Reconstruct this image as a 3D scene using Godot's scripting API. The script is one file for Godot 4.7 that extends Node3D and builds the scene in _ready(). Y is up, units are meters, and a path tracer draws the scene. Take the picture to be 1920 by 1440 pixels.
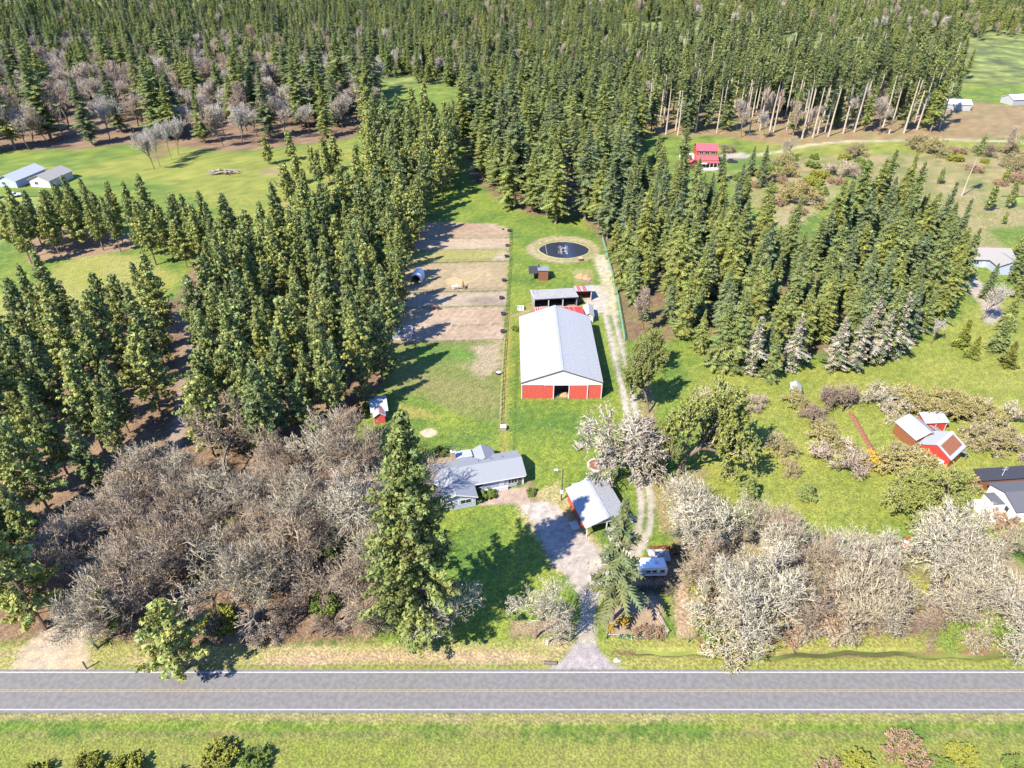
extends Node3D
# A horse property seen from the air: red barn with a white roof, paddocks, pines on the left, firs on the right, bare oaks along the road.
# x runs right, z towards the road, metres. The camera hovers 90 m above the origin.

const SUN_DIR := Vector3(0.52, -0.755, -0.50)

var rng := RandomNumberGenerator.new()
var taken := {}
var mats := {}


# ---------------------------------------------------------------- shapes
class Shape:
	var v := PackedVector3Array()
	var n := PackedVector3Array()
	var c := PackedColorArray()
	var tint := Color(1, 1, 1)

	func tri(a: Vector3, b: Vector3, d: Vector3) -> void:
		var m := (d - a).cross(b - a).normalized()
		v.append(a)
		v.append(b)
		v.append(d)
		n.append(m)
		n.append(m)
		n.append(m)
		c.append(tint)
		c.append(tint)
		c.append(tint)

	func quad(a: Vector3, b: Vector3, d: Vector3, e: Vector3) -> void:
		tri(a, b, d)
		tri(a, d, e)

	# a box: centre, size, turned by a basis
	func box(at: Vector3, size: Vector3, turn := Basis()) -> void:
		var h := size / 2.0
		var p: Array[Vector3] = []
		for i in 8:
			p.append(at + turn * Vector3(h.x if i & 1 else -h.x, h.y if i & 2 else -h.y, h.z if i & 4 else -h.z))
		quad(p[0], p[2], p[3], p[1])
		quad(p[5], p[7], p[6], p[4])
		quad(p[4], p[6], p[2], p[0])
		quad(p[1], p[3], p[7], p[5])
		quad(p[2], p[6], p[7], p[3])
		quad(p[4], p[0], p[1], p[5])

	# a bar of square section between two points
	func bar(a: Vector3, b: Vector3, w: float, h: float) -> void:
		var d := b - a
		var z := d.normalized()
		var up := Vector3.UP if absf(z.y) < 0.95 else Vector3.RIGHT
		var x := up.cross(z).normalized()
		var y := z.cross(x)
		box((a + b) / 2.0, Vector3(w, h, d.length()), Basis(x, y, z))

	# a tapered tube
	func tube(a: Vector3, b: Vector3, ra: float, rb: float, sides := 6, caps := true) -> void:
		var z := (b - a).normalized()
		var up := Vector3.UP if absf(z.y) < 0.9 else Vector3.RIGHT
		var x := up.cross(z).normalized()
		var y := z.cross(x)
		for i in sides:
			var t := TAU * i / sides
			var u := TAU * (i + 1) / sides
			var e := x * cos(t) + y * sin(t)
			var f := x * cos(u) + y * sin(u)
			quad(a + e * ra, b + e * rb, b + f * rb, a + f * ra)
			if caps:
				tri(a, a + e * ra, a + f * ra)
				tri(b, b + f * rb, b + e * rb)

	# a flat outline in the xy plane pushed out along z from z0 to z1 (outline counter-clockwise)
	func slab(outline: PackedVector2Array, z0: float, z1: float, place := Transform3D()) -> void:
		var idx := Geometry2D.triangulate_polygon(outline)
		for i in range(0, idx.size(), 3):
			var a := outline[idx[i]]
			var b := outline[idx[i + 1]]
			var d := outline[idx[i + 2]]
			tri(place * Vector3(a.x, a.y, z1), place * Vector3(d.x, d.y, z1), place * Vector3(b.x, b.y, z1))
			tri(place * Vector3(a.x, a.y, z0), place * Vector3(b.x, b.y, z0), place * Vector3(d.x, d.y, z0))
		for i in outline.size():
			var a := outline[i]
			var b := outline[(i + 1) % outline.size()]
			quad(place * Vector3(a.x, a.y, z0), place * Vector3(a.x, a.y, z1), place * Vector3(b.x, b.y, z1), place * Vector3(b.x, b.y, z0))

	func mesh(material: Material) -> ArrayMesh:
		var arrays := []
		arrays.resize(Mesh.ARRAY_MAX)
		arrays[Mesh.ARRAY_VERTEX] = v
		arrays[Mesh.ARRAY_NORMAL] = n
		arrays[Mesh.ARRAY_COLOR] = c
		var m := ArrayMesh.new()
		m.add_surface_from_arrays(Mesh.PRIMITIVE_TRIANGLES, arrays)
		m.surface_set_material(0, material)
		return m


# ---------------------------------------------------------------- naming
func numbered(called: String) -> String:
	if not taken.has(called):
		taken[called] = 0
		return called
	taken[called] += 1
	return "%s_%03d" % [called, taken[called]]


func tag(o: Node, label: String, category: String, group := "") -> Node:
	o.set_meta("label", label)
	o.set_meta("category", category)
	if group:
		o.set_meta("group", group)
	return o


func thing(called: String, label: String, category: String, at := Vector3.ZERO, turn := 0.0, group := "") -> Node3D:
	var o := Node3D.new()
	o.name = numbered(called)
	add_child(o)
	o.position = at
	o.rotation.y = turn
	tag(o, label, category, group)
	return o


func put(parent: Node, called: String, mesh: Mesh) -> MeshInstance3D:
	var o := MeshInstance3D.new()
	o.name = called if parent != self else numbered(called)
	o.mesh = mesh
	parent.add_child(o, true)
	return o


func part(parent: Node, called: String, s: Shape, material: Material) -> MeshInstance3D:
	return put(parent, called, s.mesh(material))


func boxpart(parent: Node, called: String, at: Vector3, size: Vector3, material: Material, turn := Basis()) -> MeshInstance3D:
	var s := Shape.new()
	s.box(at, size, turn)
	return part(parent, called, s, material)


func struct(called: String, mesh: Mesh) -> MeshInstance3D:
	var o := put(self, called, mesh)
	o.set_meta("kind", "structure")
	return o


# ---------------------------------------------------------------- materials
func lin(r: float, g: float, b: float) -> Color:
	return Color(r, g, b).linear_to_srgb()


func noise_tex(seed_: int, frequency: float, dark: float, light := 1.0, octaves := 4, size := 512, kind := FastNoiseLite.TYPE_SIMPLEX_SMOOTH) -> NoiseTexture2D:
	var f := FastNoiseLite.new()
	f.seed = seed_
	f.noise_type = kind
	f.frequency = frequency
	f.fractal_octaves = octaves
	f.fractal_gain = 0.6
	var t := NoiseTexture2D.new()
	t.width = size
	t.height = size
	t.seamless = true
	t.noise = f
	var ramp := Gradient.new()
	ramp.offsets = PackedFloat32Array([0.15, 0.85])
	ramp.colors = PackedColorArray([Color(dark, dark, dark), Color(light, light, light)])
	t.color_ramp = ramp
	return t


func bump_tex(seed_: int, frequency: float, octaves := 4, size := 512) -> NoiseTexture2D:
	var f := FastNoiseLite.new()
	f.seed = seed_
	f.frequency = frequency
	f.fractal_octaves = octaves
	f.fractal_gain = 0.6
	var t := NoiseTexture2D.new()
	t.width = size
	t.height = size
	t.seamless = true
	t.as_normal_map = true
	t.bump_strength = 6.0
	t.noise = f
	return t


func plain(called: String, r: float, g: float, b: float, rough := 0.8, metal := 0.0) -> StandardMaterial3D:
	if mats.has(called):
		return mats[called]
	var m := StandardMaterial3D.new()
	m.resource_name = called
	m.albedo_color = lin(r, g, b)
	m.roughness = rough
	m.metallic = metal
	mats[called] = m
	return m


# a painted or weathered surface: a base colour under a blotchy noise in the thing's own axes
func worn(called: String, r: float, g: float, b: float, rough: float, tex: Texture2D, scale := 0.25) -> StandardMaterial3D:
	if mats.has(called):
		return mats[called]
	var m := plain(called, r, g, b, rough)
	m.albedo_texture = tex
	m.uv1_triplanar = true
	m.uv1_scale = Vector3(scale, scale, scale)
	return m


func tinted(called: String, rough := 0.9) -> StandardMaterial3D:
	if mats.has(called):
		return mats[called]
	var m := plain(called, 1, 1, 1, rough)
	m.vertex_color_use_as_albedo = true
	return m


func rnd(a: float, b: float) -> float:
	return rng.randf_range(a, b)


func unit() -> Vector3:
	var y := rnd(-1, 1)
	var t := rnd(0, TAU)
	var r := sqrt(1.0 - y * y)
	return Vector3(r * cos(t), y, r * sin(t))


func shade(c: Color, spread: float) -> Color:
	var k := 1.0 + rnd(-spread, spread)
	var w := rnd(-spread, spread) * 0.35
	return Color(c.r * k * (1.0 + w), c.g * k, c.b * k * (1.0 - w))


# ---------------------------------------------------------------- the scene
func _ready() -> void:
	var camera := Camera3D.new()
	camera.name = "camera"
	camera.position = Vector3(0, 90, 0)
	camera.rotation_degrees = Vector3(-34.5, 0, 0)
	camera.fov = 58.72
	camera.near = 1.0
	camera.far = 6000.0
	add_child(camera)

	var sun := DirectionalLight3D.new()
	sun.name = "sun"
	sun.light_energy = 1.6
	sun.light_color = Color(1.0, 0.965, 0.9)
	sun.light_angular_distance = 0.5
	sun.shadow_enabled = true
	add_child(sun)
	sun.look_at_from_position(Vector3.ZERO, SUN_DIR, Vector3.UP)

	var sky_look := ProceduralSkyMaterial.new()
	sky_look.sky_top_color = Color(0.33, 0.50, 0.80)
	sky_look.sky_horizon_color = Color(0.72, 0.82, 0.92)
	sky_look.ground_horizon_color = Color(0.62, 0.68, 0.66)
	sky_look.ground_bottom_color = Color(0.25, 0.28, 0.18)
	sky_look.sun_angle_max = 2.0
	var sky := Sky.new()
	sky.sky_material = sky_look
	var env := Environment.new()
	env.background_mode = Environment.BG_SKY
	env.sky = sky
	env.background_energy_multiplier = 0.8
	env.tonemap_mode = Environment.TONE_MAPPER_LINEAR
	env.tonemap_exposure = 3.0
	env.sdfgi_enabled = true
	env.ssao_enabled = true
	env.ssil_enabled = true
	var air := WorldEnvironment.new()
	air.name = "air"
	air.environment = env
	add_child(air)

	rng.seed = 20260
	make_ground()
	make_tree_kinds()
	plant_stands()
	build_structures()
	build_small_things()
	name_trees()


# ---------------------------------------------------------------- ground
# Every surface of the land is one entry: its outline, how soft its edge is, its two colours, and (if it is a surface of its own) its name.
var zones: Array = []
var coarse := FastNoiseLite.new()
var fine := FastNoiseLite.new()
var ditch_line := -60.6


func zone(called: String, outline: Array, a: Color, b: Color, edge := 0.6, ragged := 0.8, strength := 1.0) -> void:
	var pts := PackedVector2Array(outline)
	var box := Rect2(pts[0], Vector2.ZERO)
	for p in pts:
		box = box.expand(p)
	zones.append({"name": called, "pts": pts, "box": box.grow(edge + ragged), "a": a, "b": b, "edge": edge, "ragged": ragged, "strength": strength})


func ribbon(line: Array, width: float) -> Array:
	var left := []
	var right := []
	for i in line.size():
		var d: Vector2 = (line[mini(i + 1, line.size() - 1)] - line[maxi(i - 1, 0)]).normalized()
		var s := Vector2(-d.y, d.x) * width / 2.0
		left.append(line[i] + s)
		right.push_front(line[i] - s)
	return left + right


func smooth_line(line: Array, steps := 4) -> Array:
	var c := Curve2D.new()
	for i in line.size():
		var t: Vector2 = (line[mini(i + 1, line.size() - 1)] - line[maxi(i - 1, 0)]) / 6.0
		c.add_point(line[i], -t, t)
	var out := []
	for i in line.size() - 1:
		for k in steps:
			out.append(c.sample(i, float(k) / steps))
	out.append(line[-1])
	return out


func ring(cx: float, cz: float, rx: float, rz: float, n := 28) -> Array:
	var out := []
	for i in n:
		var t := TAU * i / n
		out.append(Vector2(cx + rx * cos(t), cz + rz * sin(t)))
	return out


func depth_in(p: Vector2, pts: PackedVector2Array) -> float:
	var best := INF
	var inside := false
	var j := pts.size() - 1
	for i in pts.size():
		var a := pts[i]
		var b := pts[j]
		var ab := b - a
		var t := clampf((p - a).dot(ab) / maxf(ab.length_squared(), 1e-9), 0.0, 1.0)
		best = minf(best, p.distance_squared_to(a + ab * t))
		if (a.y > p.y) != (b.y > p.y) and p.x < (b.x - a.x) * (p.y - a.y) / (b.y - a.y) + a.x:
			inside = not inside
		j = i
	var d := sqrt(best)
	return d if inside else -d


func height_at(x: float, z: float) -> float:
	if z > -58.6 or z < -62.5:
		return 0.0
	# the roadside ditch, interrupted where the drives cross it
	var k := smoothstep(17.0, 19.0, x)
	var d := absf(z - ditch_line - 0.3 * sin(x * 0.21) - 0.22 * sin(x * 0.83 + 1.0))
	return -0.5 * k * (1.0 - smoothstep(0.1, 0.75, d))


func lay_zones() -> void:
	var lawn_a := Color(0.095, 0.17, 0.015)
	var lawn_b := Color(0.175, 0.235, 0.022)
	var field_a := Color(0.185, 0.225, 0.026)
	var field_b := Color(0.26, 0.27, 0.042)
	var dirt_a := Color(0.33, 0.235, 0.155)
	var dirt_b := Color(0.40, 0.30, 0.21)
	var gravel_a := Color(0.36, 0.31, 0.26)
	var gravel_b := Color(0.43, 0.38, 0.325)
	var floor_a := Color(0.17, 0.10, 0.058)
	var floor_b := Color(0.26, 0.17, 0.10)
	var straw_a := Color(0.36, 0.24, 0.15)
	var straw_b := Color(0.42, 0.32, 0.17)
	# yellow-green fields
	zone("", [Vector2(42.41, -137.76), Vector2(58.43, -135.44), Vector2(71.97, -137.76), Vector2(88.43, -140.14), Vector2(112.05, -155.68), Vector2(133.53, -173.81), Vector2(157.8, -173.81), Vector2(127.78, -98.2), Vector2(116.77, -84.4), Vector2(69.68, -84.4), Vector2(58, -88.28), Vector2(36.09, -89.62), Vector2(34.01, -98.2)], field_a, field_b, 3.0, 2.0)
	zone("", [Vector2(-187.32, -284.5), Vector2(-180.54, -307.1), Vector2(-158.26, -328.32), Vector2(-116.56, -315.3), Vector2(-82.28, -337.5), Vector2(-64.14, -307.1), Vector2(-48.98, -230.73), Vector2(-72.84, -220.97), Vector2(-103.41, -241.18), Vector2(-134.98, -270.91), Vector2(-162.79, -284.5)], field_a, field_b, 4.0, 2.0)
	zone("", [Vector2(-154.77, -173.81), Vector2(-140.46, -180.55), Vector2(-140.47, -207.5), Vector2(-119.5, -203.28), Vector2(-99.61, -187.68), Vector2(-100.15, -173.81), Vector2(-117.65, -155.68), Vector2(-114.32, -135.44), Vector2(-121.11, -122.57)], Color(0.3, 0.29, 0.08), field_b, 3.0, 2.0)
	zone("", [Vector2(89.2, -284.5), Vector2(114.02, -307.1), Vector2(147.34, -319.54), Vector2(185.9, -328.32), Vector2(221.1, -332.86), Vector2(252.55, -315.3), Vector2(177.54, -203.28), Vector2(143.4, -203.28), Vector2(154.14, -241.18), Vector2(142.72, -284.5), Vector2(94.19, -230.73)], Color(0.19, 0.21, 0.05), Color(0.32, 0.25, 0.12), 4.0, 5.0)
	zone("", [Vector2(113.94, -340.34), Vector2(160.55, -340.34), Vector2(227.88, -340.34), Vector2(216.1, -319.54), Vector2(155.41, -315.3), Vector2(114.02, -307.1)], field_a, field_b, 2.0, 2.0)
	zone("", [Vector2(103.33, -307.1), Vector2(124.07, -308.71), Vector2(117.16, -288.07), Vector2(98.12, -284.5)], lawn_a, lawn_b, 1.5, 1.0)
	zone("", [Vector2(164.81, -225.76), Vector2(188.38, -230.73), Vector2(167.09, -187.68), Vector2(161.28, -207.5)], lawn_a, lawn_b, 2.0, 1.0)
	zone("", [Vector2(92.31, -230.73), Vector2(118.01, -277.57), Vector2(133.8, -284.5), Vector2(123.7, -258.34), Vector2(98.15, -225.76)], Color(0.36, 0.27, 0.16), Color(0.3, 0.28, 0.12), 3.0, 4.0)
	# brown ground under trees
	zone("forest_floor", [Vector2(-85.79, -61.53), Vector2(-129.57, -135.44), Vector2(-120.75, -161.41), Vector2(-95.59, -173.81), Vector2(-100.58, -207.5), Vector2(-76.31, -207.5), Vector2(-59.26, -225.76), Vector2(-35.5, -150.24), Vector2(-29.79, -130.95), Vector2(-36.04, -113.06), Vector2(-28.12, -106.13), Vector2(-22.6, -84.4), Vector2(-20.88, -62.89), Vector2(-31.85, -61.8), Vector2(-52.43, -61.53), Vector2(-63.92, -63.81)], floor_a, floor_b, 1.5, 2.5)
	zone("forest_floor", [Vector2(-164.78, -216.33), Vector2(-156.88, -228.22), Vector2(-129.29, -220.97), Vector2(-123.52, -208.35), Vector2(-137.84, -202.46), Vector2(-151.27, -199.2)], straw_a, floor_b, 2.0, 2.0)
	zone("forest_floor", [Vector2(30.26, -97.45), Vector2(37.81, -101.28), Vector2(35.45, -86.97), Vector2(56.5, -84.4), Vector2(69.09, -83.15), Vector2(83.81, -84.4), Vector2(87.9, -70.69), Vector2(82.72, -62.89), Vector2(24.9, -62.89), Vector2(27.49, -79.52)], Color(0.27, 0.2, 0.11), Color(0.22, 0.2, 0.07), 1.5, 2.5)
	zone("forest_floor", [Vector2(30.53, -187.68), Vector2(28.68, -150.24), Vector2(40.97, -150.24), Vector2(48.87, -161.41), Vector2(57.22, -140.14), Vector2(101.05, -150.24), Vector2(133.15, -203.28), Vector2(111.11, -225.76), Vector2(90.18, -207.5), Vector2(85.18, -225.76), Vector2(68.8, -252.41), Vector2(35.68, -284.5), Vector2(27.32, -241.18), Vector2(29.96, -211.84)], floor_a, Color(0.2, 0.16, 0.06), 2.0, 3.0)
	zone("forest_floor", [Vector2(60.57, -347.13), Vector2(102.7, -347.13), Vector2(129.01, -331.03), Vector2(191.63, -340.34), Vector2(233.06, -340.34), Vector2(274.54, -352.12), Vector2(308.41, -403.2), Vector2(237.88, -437.42), Vector2(73.94, -437.42)], Color(0.30, 0.185, 0.10), Color(0.24, 0.20, 0.075), 3.0, 5.0)
	zone("forest_floor", [Vector2(-260.3, -319.54), Vector2(-203.65, -323.88), Vector2(-178.73, -334.7), Vector2(-127.69, -319.54), Vector2(-80.28, -340.34), Vector2(-71.03, -362.48), Vector2(-91.68, -485.79), Vector2(-373.75, -485.79)], floor_a, floor_b, 3.0, 4.0)
	zone("forest_floor", [Vector2(-17.84, -284.5), Vector2(-6.18, -258.34), Vector2(7.74, -238.5), Vector2(25.36, -241.18), Vector2(29.14, -220.97), Vector2(42.76, -307.1), Vector2(68.7, -423.15), Vector2(-24.98, -423.15)], floor_a, floor_b, 2.0, 2.5)
	zone("", [Vector2(31.02, -147.62), Vector2(26.28, -98.2), Vector2(26.37, -84.4), Vector2(28.44, -84.4), Vector2(30.28, -106.13), Vector2(32.39, -135.44)], Color(0.33, 0.22, 0.14), Color(0.25, 0.2, 0.08), 0.8, 1.2, 0.8)
	# horse paddocks, each with ground of its own
	zone("paddock_soil", [Vector2(-32.19, -232.25), Vector2(-20.83, -232.25), Vector2(-5.65, -230.73), Vector2(-0.93, -225.76), Vector2(-0.9, -218.17), Vector2(-32.24, -216.33)], Color(0.35, 0.235, 0.155), Color(0.36, 0.285, 0.18), 0.8, 1.2)
	zone("paddock_soil", [Vector2(-34.03, -216.33), Vector2(-0.72, -217.71), Vector2(-1.05, -209.22), Vector2(-33.82, -207.5)], Color(0.42, 0.325, 0.225), Color(0.37, 0.28, 0.19), 0.5, 0.4)
	zone("paddock_grass", [Vector2(-33.76, -207.07), Vector2(-1.05, -208.78), Vector2(-1.34, -199.2), Vector2(-34.25, -197.61)], Color(0.33, 0.29, 0.09), Color(0.25, 0.25, 0.08), 0.5, 0.4)
	zone("paddock_soil", [Vector2(-34.19, -197.21), Vector2(-1.34, -198.8), Vector2(-1.7, -178.49), Vector2(-33.08, -177.13)], Color(0.33, 0.25, 0.155), Color(0.31, 0.25, 0.13), 0.5, 0.4)
	zone("paddock_soil", [Vector2(-33.04, -176.8), Vector2(-1.7, -178.15), Vector2(-1.94, -169.63), Vector2(-32.61, -168.38)], Color(0.38, 0.31, 0.225), Color(0.33, 0.255, 0.18), 0.5, 0.4)
	zone("paddock_soil", [Vector2(-32.52, -167.75), Vector2(-1.93, -169), Vector2(-2.27, -158.5), Vector2(-31.76, -157.37)], dirt_a, Color(0.40, 0.30, 0.21), 0.5, 0.4)
	zone("paddock_soil", [Vector2(-31.76, -157.37), Vector2(-2.27, -158.5), Vector2(-2.47, -151.04), Vector2(-31.29, -149.45)], dirt_a, Color(0.38, 0.285, 0.205), 0.5, 0.6)
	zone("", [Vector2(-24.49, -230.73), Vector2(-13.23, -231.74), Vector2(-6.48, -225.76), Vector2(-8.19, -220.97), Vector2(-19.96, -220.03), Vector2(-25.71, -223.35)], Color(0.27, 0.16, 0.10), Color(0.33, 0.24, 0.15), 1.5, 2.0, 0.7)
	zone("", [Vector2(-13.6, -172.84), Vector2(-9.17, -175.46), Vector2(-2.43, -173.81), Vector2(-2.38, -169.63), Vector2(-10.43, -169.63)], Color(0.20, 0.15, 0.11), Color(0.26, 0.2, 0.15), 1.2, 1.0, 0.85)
	zone("", [Vector2(-3.46, -206.64), Vector2(-1.03, -205.8), Vector2(-1.35, -200.01), Vector2(-6.73, -199.61)], Color(0.47, 0.39, 0.30), dirt_b, 1.0, 1.0, 0.9)
	zone("", [Vector2(-16.43, -193.31), Vector2(-7.43, -194.47), Vector2(-4.82, -187.68), Vector2(-12.7, -184.78), Vector2(-17.67, -187.68)], Color(0.42, 0.33, 0.18), Color(0.38, 0.30, 0.17), 1.5, 1.0, 0.6)
	zone("", [Vector2(-19.88, -185.14), Vector2(-17.67, -187.68), Vector2(-12.7, -184.78), Vector2(-14.15, -182.29), Vector2(-18.92, -183)], Color(0.52, 0.33, 0.16), Color(0.5, 0.36, 0.2), 0.8, 0.5, 0.9)
	# pasture with worn patches
	zone("pasture_grass", [Vector2(-31.97, -149.45), Vector2(-2.59, -150.24), Vector2(-2.63, -115.8), Vector2(-10.46, -118.64), Vector2(-20.52, -125.62), Vector2(-26.7, -126.66), Vector2(-29.9, -127.72)], Color(0.135, 0.175, 0.03), Color(0.185, 0.205, 0.05), 0.6, 0.5)
	zone("", [Vector2(-10.79, -147.62), Vector2(-3, -149.71), Vector2(-2.83, -137.76), Vector2(-7.53, -133.17), Vector2(-10.28, -137.76), Vector2(-8.5, -141.35)], Color(0.38, 0.29, 0.21), Color(0.34, 0.28, 0.17), 1.2, 2.0, 0.9)
	zone("", [Vector2(-24.42, -137.76), Vector2(-16.42, -134.3), Vector2(-4.97, -130.95), Vector2(-3.56, -122.57), Vector2(-13.2, -124.59), Vector2(-22.09, -128.78)], Color(0.25, 0.2, 0.085), Color(0.21, 0.2, 0.06), 3.0, 4.0, 0.6)
	zone("", [Vector2(-23.07, -148.92), Vector2(-12.06, -146.33), Vector2(-7.92, -143.06), Vector2(-20.76, -139.66), Vector2(-24.95, -142.08)], lawn_a, Color(0.10, 0.22, 0.02), 1.5, 2.0, 0.9)
	zone("", [Vector2(-26.27, -123.57), Vector2(-20.08, -121.57), Vector2(-15.03, -117.69), Vector2(-25.43, -117.69)], Color(0.32, 0.27, 0.06), Color(0.25, 0.24, 0.04), 1.0, 1.0, 0.8)
	zone("sand_circle", ring(-17.6, -112.7, 1.75, 1.5), Color(0.58, 0.44, 0.30), Color(0.52, 0.39, 0.27), 0.3, 0.2)
	# lanes and trails
	zone("", ribbon([Vector2(-1.68, -101.28), Vector2(-1.62, -106.13), Vector2(-1.82, -114.88), Vector2(-1.52, -135.44), Vector2(-0.72, -161.41), Vector2(-0.59, -167.44)], 1.6), Color(0.30, 0.25, 0.07), Color(0.24, 0.24, 0.04), 0.6, 0.5, 0.85)
	zone("", ribbon([Vector2(0.42, -102.86), Vector2(0.7, -118.64), Vector2(1.29, -137.76), Vector2(1.66, -152.92)], 0.5), Color(0.05, 0.11, 0.012), Color(0.06, 0.12, 0.012), 0.25, 0.2, 0.8)
	zone("", [Vector2(0.73, -164.38), Vector2(6.03, -172.19), Vector2(6.6, -165.9), Vector2(2.16, -161.41)], Color(0.3, 0.25, 0.08), Color(0.36, 0.25, 0.12), 1.0, 0.8, 0.8)
	# gravel
	zone("", [Vector2(0.49, -91.68), Vector2(4.53, -94.51), Vector2(8.72, -97.45), Vector2(11.7, -89.62), Vector2(15.74, -81.92), Vector2(19.28, -80.71), Vector2(21.94, -86.32), Vector2(24.01, -84.4), Vector2(21.04, -77.21), Vector2(16.6, -73.87), Vector2(11.36, -73.87), Vector2(7.1, -76.07), Vector2(4.2, -83.15)], Color(0.33, 0.28, 0.10), Color(0.38, 0.32, 0.15), 0.8, 0.8, 0.9)
	zone("driveway", [Vector2(9.19, -62.25), Vector2(9.91, -64.28), Vector2(11.01, -67.65), Vector2(10.62, -71.21), Vector2(9.3, -74.41), Vector2(7.16, -77.21), Vector2(5.37, -81.92), Vector2(4.18, -85.67), Vector2(2.91, -88.95), Vector2(1.18, -91.27), Vector2(3.98, -92.66), Vector2(7.91, -91.68), Vector2(10.2, -87.62), Vector2(12.71, -84.4), Vector2(14.75, -81.31), Vector2(17.27, -79.29), Vector2(19.44, -78.59), Vector2(18.32, -76.3), Vector2(15.63, -73), Vector2(13.33, -69.15), Vector2(12.61, -66.18), Vector2(12.62, -62.25)], gravel_a, gravel_b, 0.6, 0.5)
	zone("", [Vector2(11, -63.81), Vector2(11.84, -67.65), Vector2(12.46, -70.69), Vector2(12.67, -67.65), Vector2(11.93, -63.35)], Color(0.36, 0.33, 0.15), gravel_a, 0.5, 0.4, 0.6)
	zone("driveway_apron", [Vector2(4.78, -57.95), Vector2(7.02, -59.32), Vector2(8.38, -60.9), Vector2(9.19, -62.25), Vector2(12.62, -62.25), Vector2(13.25, -60.64), Vector2(14.78, -58.98), Vector2(16.97, -57.95)], Color(0.31, 0.275, 0.285), Color(0.36, 0.32, 0.32), 0.15, 0.1)
	zone("wheel_track", ribbon(smooth_line([Vector2(18.11, -78.82), Vector2(20.74, -81.92), Vector2(22.8, -86.32), Vector2(23.91, -90.99), Vector2(24.18, -95.97), Vector2(24.29, -102.86), Vector2(25.03, -114.88), Vector2(25.39, -127.72), Vector2(25.36, -140.14), Vector2(25.47, -154.29), Vector2(25.22, -165.9), Vector2(24.31, -171.22)]), 1.25), gravel_a, gravel_b, 0.45, 0.35)
	zone("wheel_track", ribbon(smooth_line([Vector2(18.59, -76.98), Vector2(22.07, -80.95), Vector2(24.41, -85.67), Vector2(25.68, -90.99), Vector2(26.03, -96.71), Vector2(26.24, -104.48), Vector2(26.85, -114.88), Vector2(27.37, -127.08), Vector2(27.57, -140.14), Vector2(27.73, -155.68), Vector2(27.61, -167.44), Vector2(26.71, -173.81)]), 1.25), gravel_a, gravel_b, 0.45, 0.35)
	zone("gravel_path", ribbon(smooth_line([Vector2(27.09, -164.38), Vector2(27.66, -175.46), Vector2(28.39, -185.86), Vector2(28.14, -195.25), Vector2(27.74, -204.12)]), 4.2), Color(0.40, 0.36, 0.22), Color(0.46, 0.40, 0.30), 0.8, 0.7)
	zone("gravel_path", [Vector2(19.12, -161.41), Vector2(20.94, -173.81), Vector2(22.07, -183), Vector2(26.72, -182.29), Vector2(27.31, -173.81), Vector2(25.84, -167.44), Vector2(23.76, -165.9), Vector2(21.85, -161.41)], Color(0.42, 0.38, 0.31), gravel_b, 0.8, 0.8)
	zone("gravel_path", ring(16.8, -208.8, 12.0, 11.0), Color(0.30, 0.25, 0.12), Color(0.36, 0.30, 0.18), 0.7, 0.7)
	zone("", ring(17.0, -208.1, 9.4, 8.0), Color(0.20, 0.23, 0.06), Color(0.28, 0.26, 0.10), 0.4, 0.5)
	zone("", [Vector2(18.89, -193.31), Vector2(24.64, -193.31), Vector2(24.07, -184.06), Vector2(19, -184.06)], Color(0.33, 0.26, 0.13), Color(0.3, 0.28, 0.1), 0.8, 1.0, 0.8)
	# house yard
	zone("patio", [Vector2(-7.91, -91.68), Vector2(-5.54, -94.51), Vector2(0, -95.97), Vector2(3.57, -96.41), Vector2(4.29, -93.08), Vector2(2.47, -91.68), Vector2(-0.99, -91.68), Vector2(-5.42, -91.27)], Color(0.40, 0.30, 0.24), Color(0.36, 0.27, 0.20), 0.3, 0.3)
	zone("flower_bed", [Vector2(2.56, -97.45), Vector2(4.11, -97.9), Vector2(4.97, -92.38), Vector2(3.67, -92.1)], Color(0.22, 0.15, 0.09), Color(0.26, 0.2, 0.1), 0.4, 0.5)
	zone("", [Vector2(-19.24, -104.15), Vector2(-11.84, -105.3), Vector2(-9.56, -103.19), Vector2(-17.94, -102.07)], Color(0.38, 0.26, 0.19), Color(0.33, 0.24, 0.17), 0.5, 0.6, 0.9)
	zone("", [Vector2(3.7, -65.89), Vector2(9.24, -68.65), Vector2(9.3, -63.81), Vector2(0, -63.35), Vector2(0, -66.18)], Color(0.33, 0.22, 0.15), Color(0.28, 0.2, 0.12), 0.8, 1.0, 0.9)
	zone("garden_bed", [Vector2(14.48, -66.67), Vector2(16.15, -70.17), Vector2(21.93, -71.73), Vector2(23.91, -71.73), Vector2(23.63, -63.81), Vector2(14.54, -63.63)], Color(0.33, 0.225, 0.15), Color(0.28, 0.22, 0.12), 0.4, 0.5)
	zone("", [Vector2(26.39, -73.87), Vector2(28.14, -73.87), Vector2(26.99, -62.89), Vector2(25.06, -62.89)], Color(0.42, 0.28, 0.19), Color(0.38, 0.28, 0.18), 0.8, 0.8, 0.9)
	zone("", [Vector2(19.22, -73.87), Vector2(23.21, -79.52), Vector2(27.49, -79.52), Vector2(27.53, -73.87), Vector2(22.79, -71.73)], Color(0.27, 0.17, 0.10), Color(0.33, 0.2, 0.13), 0.8, 1.0, 0.9)
	# verges
	zone("road_verge", [Vector2(-92.28, -61.71), Vector2(-52.51, -61.71), Vector2(-20.76, -62.16), Vector2(0, -62.43), Vector2(8.9, -63.81), Vector2(9.25, -61.98), Vector2(7.02, -59.32), Vector2(4.63, -57.87), Vector2(-89.42, -57.87)], straw_b, Color(0.25, 0.26, 0.06), 0.6, 0.8)
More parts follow.
